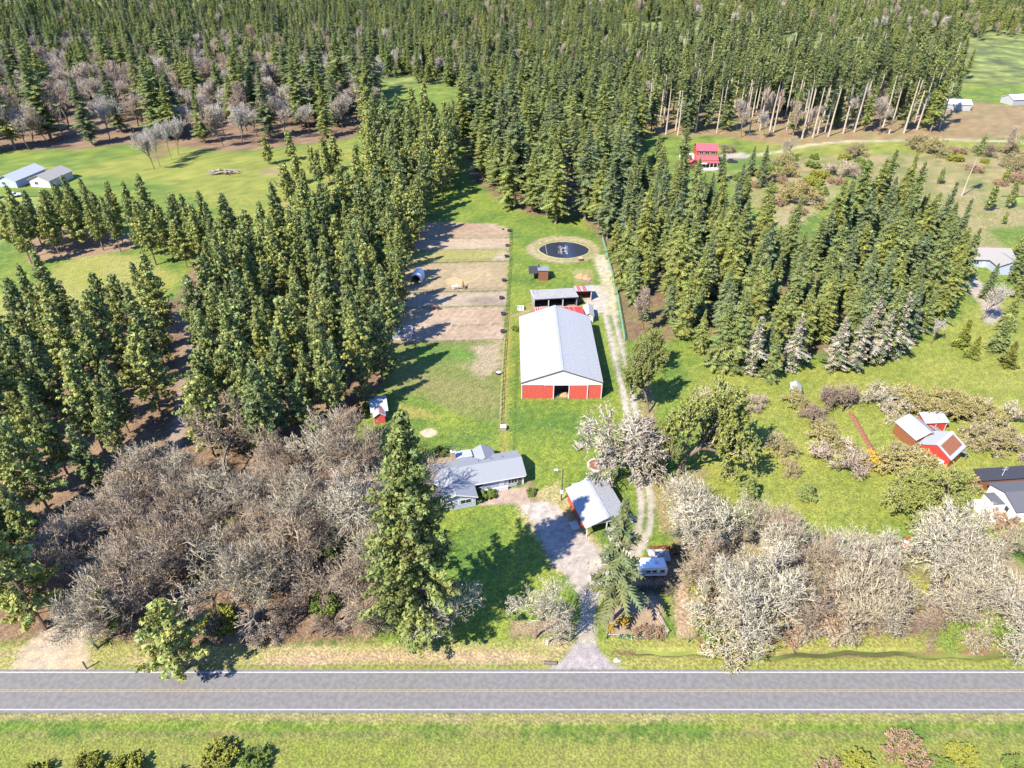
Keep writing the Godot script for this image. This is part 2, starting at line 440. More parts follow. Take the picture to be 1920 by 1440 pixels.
	zone("road_verge", [Vector2(12.96, -62.43), Vector2(14.51, -63.35), Vector2(26.6, -63.35), Vector2(59.74, -63.53), Vector2(91.9, -63.35), Vector2(87.88, -57.87), Vector2(16.96, -57.87), Vector2(14.78, -58.98)], Color(0.30, 0.27, 0.07), Color(0.21, 0.24, 0.04), 0.6, 0.8)
	zone("", [Vector2(-36.1, -60.02), Vector2(-20.55, -60.9), Vector2(0, -60.9), Vector2(5.5, -60.19), Vector2(3.9, -59.15), Vector2(-27.95, -58.72), Vector2(-37.18, -58.46)], Color(0.43, 0.29, 0.19), Color(0.40, 0.30, 0.16), 0.6, 0.8, 0.9)
	zone("", [Vector2(-62.11, -58.72), Vector2(-37.29, -58.81), Vector2(0, -58.98), Vector2(4.27, -58.63), Vector2(0, -58.04), Vector2(-37.03, -57.95), Vector2(-61.71, -57.95)], Color(0.12, 0.18, 0.02), Color(0.2, 0.22, 0.05), 0.5, 1.2, 0.8)
	zone("", [Vector2(15.02, -60.9), Vector2(30.74, -60.55), Vector2(41.13, -60.99), Vector2(50.51, -60.72), Vector2(64.9, -61.08), Vector2(82.14, -60.81), Vector2(81.78, -60.28), Vector2(64.58, -60.46), Vector2(50.26, -60.11), Vector2(40.92, -60.37), Vector2(30.6, -60.02), Vector2(16.51, -60.28)], Color(0.13, 0.075, 0.04), Color(0.2, 0.12, 0.065), 0.35, 1.1, 0.9)
	zone("", [Vector2(28, -63.81), Vector2(28.56, -63.81), Vector2(28.69, -60.55), Vector2(28.06, -60.55)], Color(0.17, 0.09, 0.05), Color(0.2, 0.12, 0.07), 0.3, 0.3, 0.9)
	# across the road
	zone("", [Vector2(-99.43, -51.7), Vector2(97.97, -51.7), Vector2(96.42, -49.9), Vector2(39.01, -50.34), Vector2(-4.31, -49.75), Vector2(-47.74, -50.49), Vector2(-97.99, -50.05)], Color(0.33, 0.26, 0.13), Color(0.22, 0.23, 0.05), 0.5, 1.0, 0.9)
	zone("", [Vector2(-96.96, -48.88), Vector2(95.54, -48.88), Vector2(94.79, -48.02), Vector2(-96.21, -48.02)], Color(0.12, 0.15, 0.03), Color(0.22, 0.17, 0.08), 0.5, 1.2, 0.85)
	zone("", [Vector2(-96.21, -48.02), Vector2(94.79, -48.02), Vector2(83.16, -34.53), Vector2(-84.4, -34.53)], Color(0.26, 0.24, 0.06), Color(0.17, 0.21, 0.025), 1.0, 1.5, 0.8)
	# forest lanes
	zone("dirt_lane", [Vector2(-72.2, -57.45), Vector2(-73.08, -61.53), Vector2(-70.63, -65.7), Vector2(-68.48, -68.65), Vector2(-64.73, -63.81), Vector2(-61.07, -57.45)], Color(0.46, 0.37, 0.30), Color(0.42, 0.34, 0.22), 0.8, 0.8)
	zone("dirt_lane", ribbon(smooth_line([Vector2(-68.37, -67.65), Vector2(-69.18, -79.52), Vector2(-67.77, -95.24), Vector2(-71.12, -114.88), Vector2(-77.49, -135.44), Vector2(-83.76, -155.68), Vector2(-89.22, -173.81)]), 3.4), Color(0.33, 0.25, 0.20), Color(0.25, 0.18, 0.12), 0.8, 1.0)
	zone("dirt_lane", ribbon(smooth_line([Vector2(-79.38, -228.22), Vector2(-75.67, -224.79), Vector2(-72.96, -218.63), Vector2(-73.13, -211.84)]), 2.0), Color(0.42, 0.33, 0.22), Color(0.35, 0.3, 0.12), 0.8, 0.8)
	zone("", ribbon(smooth_line([Vector2(-85.99, -252.41), Vector2(-85.85, -241.18), Vector2(-83.11, -228.22)]), 2.5), Color(0.3, 0.23, 0.1), Color(0.28, 0.26, 0.06), 1.0, 0.8, 0.9)
	zone("farm_track", ribbon(smooth_line([Vector2(99.6, -313.63), Vector2(117.08, -316.99), Vector2(135.65, -328.32), Vector2(159.04, -336.56), Vector2(191.17, -339.39), Vector2(224.76, -339.39), Vector2(261.76, -332.86)]), 3.0), Color(0.46, 0.40, 0.28), Color(0.40, 0.36, 0.2), 1.0, 0.8)
	zone("driveway", [Vector2(94.22, -315.3), Vector2(100.94, -318.69), Vector2(107.81, -318.69), Vector2(104.98, -308.71), Vector2(93.05, -308.71)], Color(0.44, 0.37, 0.33), gravel_a, 1.0, 0.6)
	zone("driveway", [Vector2(131.42, -184.06), Vector2(139.78, -187.68), Vector2(138.08, -173.81), Vector2(132.96, -161.41), Vector2(126.27, -158.5), Vector2(131.7, -170.58)], Color(0.40, 0.33, 0.28), gravel_a, 1.0, 0.8)
	zone("", [Vector2(-183.86, -340.34), Vector2(-156.46, -323.88), Vector2(-156.78, -307.1), Vector2(-157.45, -303.13)], Color(0.16, 0.12, 0.06), floor_a, 1.0, 0.6, 0.7)
	zone("", [Vector2(-108.82, -290.25), Vector2(-104.18, -297.71), Vector2(-96.42, -294.69), Vector2(-95.16, -285.92), Vector2(-102.58, -284.5)], Color(0.3, 0.22, 0.13), Color(0.34, 0.27, 0.1), 1.0, 1.0, 0.8)


func ground_colour(p: Vector2, best: Array) -> Color:
	var w := coarse.get_noise_2d(p.x, p.y)
	var f := fine.get_noise_2d(p.x, p.y)
	var k := clampf(0.5 + w * 0.9 + f * 0.45, 0.0, 1.0)
	var lawn := Color(0.085, 0.165, 0.014).lerp(Color(0.20, 0.25, 0.024), k)
	var c := lawn
	var who := -1
	for i in zones.size():
		var q: Dictionary = zones[i]
		if not q.box.has_point(p):
			continue
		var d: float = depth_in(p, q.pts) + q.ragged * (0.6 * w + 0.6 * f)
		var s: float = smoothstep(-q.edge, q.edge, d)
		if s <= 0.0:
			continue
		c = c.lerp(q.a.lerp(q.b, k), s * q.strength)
		if s > 0.5 and q.name:
			who = i
	best[0] = who
	var g := 1.0 + f * 0.36 + rng.randf_range(-0.10, 0.10)
	return Color(c.r * g, c.g * g, c.b * g)


func lay_grid(x0: float, x1: float, z0: float, z1: float, step: float, drop: float) -> void:
	var nx := int((x1 - x0) / step) + 1
	var nz := int((z1 - z0) / step) + 1
	var cols := PackedColorArray()
	cols.resize(nx * nz)
	var who := PackedInt32Array()
	who.resize(nx * nz)
	var pos := PackedVector3Array()
	pos.resize(nx * nz)
	var best := [0]
	for j in nz:
		for i in nx:
			var x := x0 + i * step
			var z := z1 - j * step
			cols[j * nx + i] = ground_colour(Vector2(x, z), best)
			who[j * nx + i] = best[0]
			pos[j * nx + i] = Vector3(x, height_at(x, z) - drop, z)
	var sheets := {}
	for j in nz - 1:
		for i in nx - 1:
			var a := j * nx + i
			var w := who[a]
			if not sheets.has(w):
				var remap := PackedInt32Array()
				remap.resize(nx * nz)
				remap.fill(-1)
				sheets[w] = [PackedVector3Array(), PackedColorArray(), PackedInt32Array(), remap]
			var s: Array = sheets[w]
			var ids := [a, a + 1, a + nx + 1, a + nx]
			var at := []
			for q in ids:
				if s[3][q] < 0:
					s[3][q] = s[0].size()
					s[0].append(pos[q])
					s[1].append(cols[q])
				at.append(s[3][q])
			s[2].append_array(PackedInt32Array([at[0], at[3], at[2], at[0], at[2], at[1]]))
	for w in sheets:
		var s: Array = sheets[w]
		var normals := PackedVector3Array()
		normals.resize(s[0].size())
		for i in s[0].size():
			var p: Vector3 = s[0][i]
			var e := 0.2
			normals[i] = Vector3(height_at(p.x - e, p.z) - height_at(p.x + e, p.z), 2.0 * e, height_at(p.x, p.z - e) - height_at(p.x, p.z + e)).normalized()
		var arrays := []
		arrays.resize(Mesh.ARRAY_MAX)
		arrays[Mesh.ARRAY_VERTEX] = s[0]
		arrays[Mesh.ARRAY_NORMAL] = normals
		arrays[Mesh.ARRAY_COLOR] = s[1]
		arrays[Mesh.ARRAY_INDEX] = s[2]
		var m := ArrayMesh.new()
		m.add_surface_from_arrays(Mesh.PRIMITIVE_TRIANGLES, arrays)
		var called: String = "ground" if w < 0 else zones[w].name
		var green := called in ["ground", "pasture_grass", "paddock_grass", "road_verge", "forest_floor"]
		m.surface_set_material(0, mats["turf"] if green else mats["soil"])
		struct(called, m)


func make_ground() -> void:
	coarse.seed = 5
	coarse.frequency = 0.06
	coarse.fractal_octaves = 4
	fine.seed = 9
	fine.frequency = 0.55
	fine.fractal_octaves = 3
	fine.fractal_gain = 0.65
	var turf := tinted("turf", 0.95)
	turf.albedo_texture = noise_tex(11, 0.03, 0.68, 1.0, 5)
	turf.albedo_color = Color(0.95, 0.95, 0.95)
	turf.uv1_triplanar = true
	turf.uv1_world_triplanar = true
	turf.uv1_scale = Vector3.ONE / 9.0
	turf.normal_enabled = true
	turf.normal_texture = bump_tex(12, 0.04)
	turf.normal_scale = 0.9
	var soil := tinted("soil", 0.95)
	soil.albedo_texture = noise_tex(21, 0.05, 0.75, 1.0, 5)
	soil.albedo_color = Color(0.93, 0.93, 0.93)
	soil.uv1_triplanar = true
	soil.uv1_world_triplanar = true
	soil.uv1_scale = Vector3.ONE / 7.0
	soil.normal_enabled = true
	soil.normal_texture = mats["turf"].normal_texture
	soil.normal_scale = 0.45
	lay_zones()
	lay_grid(-84, 96, -131, -57.8, 0.4, 0.0)
	lay_grid(-84, 96, -57.9, -40, 0.5, 0.03)
	lay_grid(-170, 190, -262, -130.8, 0.8, 0.004)
	lay_grid(-170, -83.4, -134, -40, 1.6, 0.02)
	lay_grid(95.4, 190, -134, -40, 1.6, 0.02)
	lay_grid(-420, 420, -470, -260, 3.0, 0.02)
	var far := PlaneMesh.new()
	far.size = Vector2(9000, 9000)
	far.material = worn("far land", 0.17, 0.21, 0.04, 0.95, noise_tex(31, 0.02, 0.5, 1.0, 5), 0.004)
	mats["far land"].uv1_world_triplanar = true
	var o := struct("ground", far)
	o.position = Vector3(0, -0.35, 0)
	make_road()


func make_road() -> void:
	var s := Shape.new()
	s.box(Vector3(0, -0.05, -54.75), Vector3(500, 0.16, 6.5))
	var m := struct("road", s.mesh(worn("asphalt", 0.135, 0.13, 0.13, 0.85, noise_tex(41, 0.02, 0.85, 1.0, 6, 1024), 0.05)))
	m.set_meta("kind", "structure")
	var paint := worn("road paint", 0.75, 0.74, 0.7, 0.7, noise_tex(42, 0.05, 0.3, 1.0, 5), 0.4)
	var yellow := worn("yellow road paint", 0.62, 0.40, 0.05, 0.7, mats["road paint"].albedo_texture, 0.4)
	for z in [-57.55, -51.95]:
		var e := Shape.new()
		e.box(Vector3(0, 0.0325, z), Vector3(500, 0.005, 0.16))
		struct("road_marking", e.mesh(paint))
	for z in [-54.85, -54.6]:
		var e := Shape.new()
		e.box(Vector3(0, 0.0325, z), Vector3(500, 0.005, 0.11))
		struct("road_marking", e.mesh(yellow))


# ---------------------------------------------------------------- trees
# kinds[name] = array of {trunk: Mesh, crown: Mesh, h: height, r: crown radius, tone: word}
var kinds := {}
var planted: Array = []
var bark: Material
var needle: Material
var twig: Material


func clump(s: Shape, at: Vector3, r: float, n: int, c: Color, lift := 0.35, wide := 0.26) -> void:
	for i in n:
		var d := (unit() + Vector3(0, lift, 0)).normalized()
		var side := d.cross(unit()).normalized() * r * wide
		s.tint = shade(c, 0.16)
		var base := at + d * r * 0.12
		s.tri(base - side, base + side, at + d * r * rnd(0.75, 1.15))


# a rounded tuft: small faces laid round a ball, a few needles standing out of it
func puff(s: Shape, at: Vector3, r: float, n: int, c: Color) -> void:
	for i in n:
		var d := (unit() + Vector3(0, 0.3, 0)).normalized()
		var m := (d + unit() * 0.45).normalized()
		var x := m.cross(unit()).normalized() * r * rnd(0.45, 0.75)
		var y := m.cross(x) * rnd(0.75, 1.2)
		var q := at + d * r * rnd(0.55, 0.95)
		s.tint = shade(c, 0.15)
		s.tri(q - x * 0.8 - y * 0.5, q + x * 0.8 - y * 0.5, q + y * 0.9)
	clump(s, at, r * 1.15, 4, c, 0.4, 0.14)


func spine(s: Shape, h: float, r0: float, lean: float, c: Color, sides := 6) -> PackedVector3Array:
	var out := PackedVector3Array()
	var p := Vector3(0, -0.3, 0)
	var n := 6
	var drift := Vector3(rnd(-1, 1), 0, rnd(-1, 1)).normalized() * lean
	for i in n + 1:
		var t := float(i) / n
		var q := Vector3(drift.x * t * t, h * t - (0.3 if i == 0 else 0.0), drift.z * t * t) + Vector3(rnd(-1, 1), 0, rnd(-1, 1)) * 0.05 * h * 0.04
		if i > 0:
			s.tint = shade(c, 0.12)
			s.tube(p, q, r0 * (1.0 - (t - 1.0 / n) * 0.93), r0 * (1.0 - t * 0.93), sides, false)
		out.append(q)
		p = q
	return out


func along(line: PackedVector3Array, t: float) -> Vector3:
	var f := clampf(t, 0, 1) * (line.size() - 1)
	var i := mini(int(f), line.size() - 2)
	return line[i].lerp(line[i + 1], f - i)


# a pine: whorls of branches that end in rounded tufts of needles
func make_pine(h: float, r: float, bare: float, c: Color, tone: String, fullness := 1.0, wild := 0.45, pale := 0.0) -> Dictionary:
	var lobes := FastNoiseLite.new()
	lobes.seed = rng.randi() % 9999
	lobes.frequency = 0.3
	var taper := rnd(0.68, 1.0)
	var wood := Shape.new()
	var line := spine(wood, h, h * 0.011 + 0.05, h * 0.025, Color(0.17, 0.115, 0.08).lerp(Color(0.36, 0.32, 0.27), pale))
	var s := Shape.new()
	var y := h * bare
	while y < h * 0.985:
		var t := (y - h * bare) / (h - h * bare)
		var reach := r * pow(1.0 - t, taper) * (0.6 + 0.4 * smoothstep(0.0, 0.25, t)) * rnd(0.75, 1.15)
		var n := int(rnd(4.4, 7.0) * fullness)
		var turn := rnd(0, TAU)
		for k in n:
			var a := turn + TAU * k / n + rnd(-0.35, 0.35)
			var len := maxf(0.35, reach * rnd(0.55, 1.2) * (1.0 + wild * 1.6 * lobes.get_noise_3d(cos(a) * 2.2, y * 0.75, sin(a) * 2.2)))
			var p := along(line, y / h)
			var rise := rnd(0.0, 0.3) + 0.35 * t
			var dir := Vector3(cos(a), rise, sin(a)).normalized()
			var e := p + dir * len
			wood.tint = shade(Color(0.19, 0.14, 0.10), 0.15)
			wood.tube(p, e, 0.045 + 0.012 * len, 0.02, 3, false)
			var m := 1 + int(len / 0.62)
			var tuft := shade(c, 0.34)
			for q in m:
				var u := 1.0 - 0.62 * q / maxf(m, 1)
				var at := p.lerp(e, u) + Vector3(rnd(-1, 1), rnd(-0.2, 0.4), rnd(-1, 1)) * 0.32
				puff(s, at, rnd(0.3, 0.66), 9, tuft)
		y += rnd(0.42, 0.68) * (0.75 + 0.25 * (1.0 - t))
	clump(s, along(line, 1.0), 0.55, 12, c, 0.9)
	return {"trunk": wood.mesh(bark), "crown": s.mesh(needle), "h": h, "r": r, "tone": tone}


# a fir: drooping flat sprays in tiers, pointed top
func make_fir(h: float, r: float, bare: float, c: Color, tone: String, gap := 0.46, droop := 0.28, grey := 0.0, ragged := 0.1) -> Dictionary:
	var lobes := FastNoiseLite.new()
	lobes.seed = rng.randi() % 9999
	lobes.frequency = 0.3
	var taper := rnd(0.62, 1.0)
	var wood := Shape.new()
	var line := spine(wood, h, h * 0.011 + 0.06, h * 0.012, Color(0.19, 0.145, 0.115))
	var s := Shape.new()
	var y := h * bare
	while y < h * 0.99:
		var t := (y - h * bare) / (h - h * bare)
		var reach := r * pow(1.0 - t, taper) * (0.66 + 0.34 * smoothstep(0.0, 0.16, t)) * rnd(0.74, 1.16)
		var n := int(rnd(5, 7.5))
		var turn := rnd(0, TAU)
		for k in n:
			if rnd(0, 1) < ragged:
				continue
			var a := turn + TAU * k / n + rnd(-0.5, 0.5)
			var len := maxf(0.3, reach * rnd(0.5, 1.25) * (1.0 + 0.7 * lobes.get_noise_3d(cos(a) * 2.2, y * 0.7, sin(a) * 2.2)))
			var sag := droop * rnd(0.25, 1.7)
			var out := Vector3(cos(a), 0, sin(a))
			var over := Vector3(-sin(a), 0, cos(a))
			var p := along(line, y / h)
			var steps := maxi(2, int(len / 0.5))
			var spray := shade(c, 0.34)
			if rnd(0, 1) < grey:
				spray = shade(Color(0.30, 0.27, 0.22), 0.2)
			var before := p
			for q in range(1, steps + 1):
				var u := float(q) / steps
				var lift := (0.22 * t - sag * u * u + 0.10 * pow(u, 4.0)) * len
				var at := p + out * len * u + Vector3(0, lift + rnd(-0.06, 0.06), 0)
				var w := (0.16 + 0.34 * (1.0 - u)) * minf(len, 2.6) * rnd(0.7, 1.2) + 0.14
				for side in [-1.0, 1.0]:
					s.tint = shade(spray, 0.14)
					var tip: Vector3 = at + over * side * w + out * w * 0.55 + Vector3(0, -0.24 * w + rnd(-0.08, 0.08), 0)
					s.tri(before.lerp(at, 0.2), tip, at + out * 0.12)
					var low: Vector3 = at + over * side * w * rnd(0.3, 0.7) + Vector3(0, -rnd(0.2, 0.42), 0)
					s.tint = shade(spray, 0.14)
					s.tri(at, low, before + over * side * 0.1)
					if rnd(0, 1) < 0.4:
						clump(s, at + over * side * w * rnd(0.2, 0.9) + Vector3(0, rnd(-0.1, 0.15), 0), rnd(0.3, 0.5), 4, spray, 0.5, 0.34)
				before = at
			clump(s, before, rnd(0.22, 0.4), 5, spray, 0.1, 0.32)
			wood.tint = shade(Color(0.2, 0.16, 0.13), 0.15)
			wood.tube(p, p + out * len * 0.6 + Vector3(0, (0.13 * t - droop * 0.36) * len, 0), 0.05, 0.02, 3, false)
		y += gap * rnd(0.75, 1.3) * (0.7 + 0.3 * (1.0 - t))
	clump(s, along(line, 1.0), 0.4, 8, c, 1.4, 0.2)
	return {"trunk": wood.mesh(bark), "crown": s.mesh(needle), "h": h, "r": r, "tone": tone}


# a bare branching crown; the outer twigs carry pale lichen, leafy > 0 puts small young leaves on them
func grow(wood: Shape, s: Shape, p: Vector3, dir: Vector3, len: float, r: float, level: int, o: Dictionary) -> void:
	var d := dir
	var a := p
	var n := 3 if level < 4 else 2
	for i in n:
		d = (d + unit() * o.twist + Vector3(0, o.up * (0.6 if level > 1 else 0.2), 0)).normalized()
		var b := a + d * len / n
		var thin: float = o.least * (0.75 if level > 4 else 1.2)
		var r0 := maxf(r * (1.0 - 0.28 * i / n), thin)
		var r1 := maxf(r * (1.0 - 0.28 * (i + 1) / n), thin)
		var target: Shape = wood if level < 2 else s
		target.tint = shade(o.inner if level < 2 else (o.inner.lerp(o.outer, clampf((level - 1.0) / 2.0, 0, 1)) if rnd(0, 1) < 0.75 else o.inner), 0.22)
		target.tube(a, b, r0, r1, 5 if level < 2 else 3, false)
		a = b
		if level >= 2 and rnd(0, 1) < o.lichen:
			s.tint = shade(o.outer, 0.18)
			var e: Vector3 = unit() * rnd(0.10, 0.2) * o.chip
			s.tri(a - e, a + e, a + unit() * 0.2 * o.chip)
		if level >= 3 and o.leafy > 0.0 and rnd(0, 1) < o.leafy:
			clump(s, a, rnd(0.2, 0.42) * o.chip, 4, o.leaf, 0.2, 0.42)
		if level < o.levels and (i > 0 or level > 0):
			var kids := 1 if level > 0 or rnd(0, 1) < 0.5 else 2
			for k in kids:
				var q := d.cross(unit()).normalized()
				grow(wood, s, a, (d * cos(o.fork) + q * sin(o.fork) * rnd(0.8, 1.3)).normalized(), len * rnd(o.shrink - 0.1, o.shrink + 0.08), r * 0.58, level + 1, o)
	if level < o.levels:
		for k in 2:
			var q := d.cross(unit()).normalized()
			grow(wood, s, a, (d + q * rnd(0.35, 0.7)).normalized(), len * rnd(o.shrink, o.shrink + 0.12), r * 0.66, level + 1, o)


func make_bare(h: float, stems: int, o: Dictionary, tone: String) -> Dictionary:
	var wood := Shape.new()
	var s := Shape.new()
	for k in stems:
		var a := TAU * k / stems + rnd(-0.4, 0.4)
		var lean: float = o.lean if stems > 1 else 0.06
		var foot := Vector3(cos(a), 0, sin(a)) * (0.15 if stems > 1 else 0.0) - Vector3(0, 0.3, 0)
		grow(wood, s, foot, Vector3(cos(a) * lean, 1, sin(a) * lean).normalized(), o.first, o.thick, 0, o)
	var top := 0.1
	for p in s.v:
		top = maxf(top, p.y)
	var k := h / top
	var wide := 0.0
	for shape in [wood, s]:
		for i in shape.v.size():
			shape.v[i] *= Vector3(k * o.spread, k, k * o.spread)
	for p in s.v:
		wide = maxf(wide, Vector2(p.x, p.z).length())
	return {"trunk": wood.mesh(bark), "crown": s.mesh(twig), "h": h, "r": wide * 0.8, "tone": tone}


func bare_kind(over: Dictionary) -> Dictionary:
	var o := {
		"twist": 0.38, "up": 0.08, "fork": 0.85, "shrink": 0.64, "levels": 5, "least": 0.03, "lichen": 0.16, "leafy": 0.0, "leaf": Color(0.2, 0.22, 0.03), "lean": 0.55, "first": 4.2, "thick": 0.3,
		"inner": Color(0.12, 0.09, 0.066), "outer": Color(0.30, 0.275, 0.205), "spread": 1.0, "chip": 1.0,
	}
	o.merge(over, true)
	return o


func make_tree_kinds() -> void:
	bark = tinted("bark", 0.95)
	needle = tinted("needles", 0.7)
	needle.backlight_enabled = true
	needle.backlight = Color(0.7, 0.7, 0.5)
	twig = tinted("twigs", 0.95)
	var leafgreen := Color(0.215, 0.24, 0.064)
	var midgreen := Color(0.165, 0.20, 0.06)
	var bluegreen := Color(0.13, 0.165, 0.072)
	rng.seed = 101
	kinds.pine = []
	for i in 12:
		var c: Color = [leafgreen, midgreen, Color(0.135, 0.175, 0.06)][i % 3]
		kinds.pine.append(make_pine(rnd(17, 24), rnd(3.6, 5.0), rnd(0.1, 0.3), c, ["yellow-green", "mid-green", "dark green"][i % 3], rnd(0.72, 1.05)))
	kinds.young_pine = []
	for i in 4:
		kinds.young_pine.append(make_pine(rnd(9, 11), rnd(2.0, 2.6), 0.16, [leafgreen, midgreen][i % 2], ["yellow-green", "mid-green"][i % 2]))
	kinds.fir = []
	for i in 12:
		var c: Color = [bluegreen, Color(0.155, 0.19, 0.062), Color(0.185, 0.21, 0.055)][i % 3]
		kinds.fir.append(make_fir(rnd(17, 25), rnd(3.6, 5.2), rnd(0.03, 0.1), c, ["blue-green", "mid-green", "yellow-green"][i % 3], 0.46, rnd(0.22, 0.36)))
	kinds.grey_fir = []
	for i in 2:
		kinds.grey_fir.append(make_fir(rnd(18, 21), 3.2, 0.06, bluegreen, "grey, half dead", 0.5, 0.34, 0.7))
	kinds.tall_fir = []
	for i in 8:
		var c: Color = [Color(0.155, 0.195, 0.062), Color(0.185, 0.215, 0.058), bluegreen][i % 3]
		kinds.tall_fir.append(make_fir(rnd(25, 33), rnd(4.4, 5.4), rnd(0.08, 0.18), c, ["mid-green", "yellow-green", "blue-green"][i % 3], 0.56, 0.25))
	kinds.pole_tree = []
	for i in 4:
		kinds.pole_tree.append(make_pine(rnd(33, 38), rnd(2.8, 3.6), rnd(0.58, 0.68), [midgreen, Color(0.10, 0.13, 0.045)][i % 2], ["mid-green", "dark green"][i % 2], 0.7, 0.5, 0.8))
	kinds.shrub_conifer = []
	for i in 3:
		kinds.shrub_conifer.append(make_fir(rnd(6.5, 8), rnd(1.9, 2.5), 0.01, [Color(0.15, 0.17, 0.025), midgreen, Color(0.13, 0.13, 0.02)][i], ["yellow-green", "mid-green", "golden-brown"][i], 0.34, 0.2))
	kinds.oak = []
	for i in 9:
		kinds.oak.append(make_bare(rnd(12.0, 16), 1, bare_kind({"outer": [Color(0.30, 0.265, 0.19), Color(0.27, 0.215, 0.155), Color(0.36, 0.335, 0.26)][i % 3], "spread": rnd(0.74, 0.98), "least": 0.018, "chip": 0.7, "lichen": 0.12, "thick": 0.22, "up": rnd(0.1, 0.2)}), ["pale grey", "grey-brown", "silvery"][i % 3]))
	kinds.brown_oak = [kinds.oak[1], kinds.oak[4], kinds.oak[7], kinds.oak[0], kinds.oak[3]]
	kinds.pale_oak = [kinds.oak[0], kinds.oak[2], kinds.oak[5], kinds.oak[8], kinds.oak[6], kinds.oak[4]]
	kinds.alder = []
	for i in 3:
		kinds.alder.append(make_bare(rnd(16, 19), 1, bare_kind({"up": 0.3, "fork": 0.6, "twist": 0.22, "spread": 0.62, "outer": [Color(0.36, 0.31, 0.26), Color(0.40, 0.37, 0.33), Color(0.33, 0.26, 0.2)][i], "first": 5.0, "thick": 0.22, "lichen": 0.25}), ["grey", "silver-grey", "brownish"][i]))
	kinds.cottonwood = []
	for i in 3:
		kinds.cottonwood.append(make_bare(rnd(19, 22), 1, bare_kind({"up": 0.24, "fork": 0.7, "spread": 0.62, "outer": Color(0.30, 0.28, 0.17), "leafy": 0.9, "leaf": [Color(0.13, 0.155, 0.034), Color(0.155, 0.18, 0.034), Color(0.135, 0.155, 0.04)][i], "first": 5.5, "lichen": 0.2}), "budding"))
	kinds.orchard = []
	for i in 6:
		kinds.orchard.append(make_bare(rnd(4.6, 5.4), 3, bare_kind({"levels": 4, "first": 1.5, "thick": 0.10, "least": 0.014, "chip": 0.4, "lean": 0.8, "up": 0.03, "twist": 0.4, "spread": rnd(1.1, 1.35), "lichen": 0.3, "leafy": [0.0, 0.35, 0.0, 0.55, 0.15, 0.3][i], "leaf": Color(0.2, 0.18, 0.045), "outer": [Color(0.32, 0.26, 0.20), Color(0.31, 0.27, 0.16), Color(0.19, 0.14, 0.105), Color(0.33, 0.275, 0.16), Color(0.38, 0.34, 0.28), Color(0.29, 0.24, 0.165)][i]}), ["twiggy grey-brown", "mossy olive", "dense dark brown", "tan budding", "pale grey", "mossy brown"][i]))
	kinds.bush = []
	for i in 4:
		kinds.bush.append(make_bare(rnd(2.2, 2.8), 6, bare_kind({"levels": 3, "first": 0.9, "thick": 0.05, "least": 0.016, "chip": 0.5, "lean": 1.0, "up": 0.05, "spread": 1.15, "lichen": 0.1, "leafy": [1.0, 1.0, 0.2, 0.9][i], "leaf": [Color(0.11, 0.16, 0.025), Color(0.19, 0.20, 0.025), Color(0.2, 0.12, 0.07), Color(0.4, 0.27, 0.015)][i], "outer": [Color(0.2, 0.17, 0.1), Color(0.24, 0.2, 0.1), Color(0.3, 0.21, 0.14), Color(0.2, 0.16, 0.1)][i]}), ["leafy green", "yellow-green", "bare russet", "golden yellow"][i]))

	kinds.thicket = [kinds.orchard[0], kinds.orchard[4], kinds.orchard[2]]
	kinds.low_bush = [kinds.bush[0], kinds.bush[1], kinds.bush[2]]


const WORDS := {
	"pine": ["pine_tree", "pine", "pine tree"], "young_pine": ["young_pine_tree", "young pine", "pine tree"], "fir": ["fir_tree", "fir", "fir tree"], "grey_fir": ["fir_tree", "fir", "fir tree"],
	"tall_fir": ["tall_fir_tree", "tall fir", "fir tree"], "thicket": ["leafless_shrub", "leafless shrub", "shrub"], "brown_oak": ["oak_tree", "leafless oak", "oak tree"], "pale_oak": ["oak_tree", "leafless oak", "oak tree"], "low_bush": ["bush", "bush", "bush"], "pole_tree": ["high_crowned_pine", "bare-trunked pine", "pine tree"], "shrub_conifer": ["garden_conifer", "garden conifer", "conifer"], "oak": ["oak_tree", "leafless oak", "oak tree"],
	"alder": ["alder_tree", "leafless alder", "alder tree"], "cottonwood": ["cottonwood_tree", "cottonwood", "cottonwood tree"], "orchard": ["fruit_tree", "fruit tree", "fruit tree"], "bush": ["bush", "bush", "bush"],
}


# one tree of a kind; the label is finished in name_trees() unless it is given here
func plant(kind: String, at: Vector2, size := 1.0, which := -1, label := "", stand := "", slim := 1.0) -> Node3D:
	var list: Array = kinds[kind]
	var k: Dictionary = list[which if which >= 0 else rng.randi() % list.size()]
	var w: Array = WORDS[kind]
	var o := thing(w[0], label, w[2], Vector3(at.x, 0, at.y), rnd(0, TAU))
	o.scale = Vector3(size * slim, size, size * slim)
	var stem := "stems" if w[0] in ["bush", "fruit_tree", "leafless_shrub"] else "trunk"
	put(o, stem, k.trunk)
	put(o, "crown", k.crown)
	planted.append({"node": o, "kind": w[1], "tone": k.tone, "h": k.h * size, "at": at, "stand": stand, "own": label != ""})
	return o


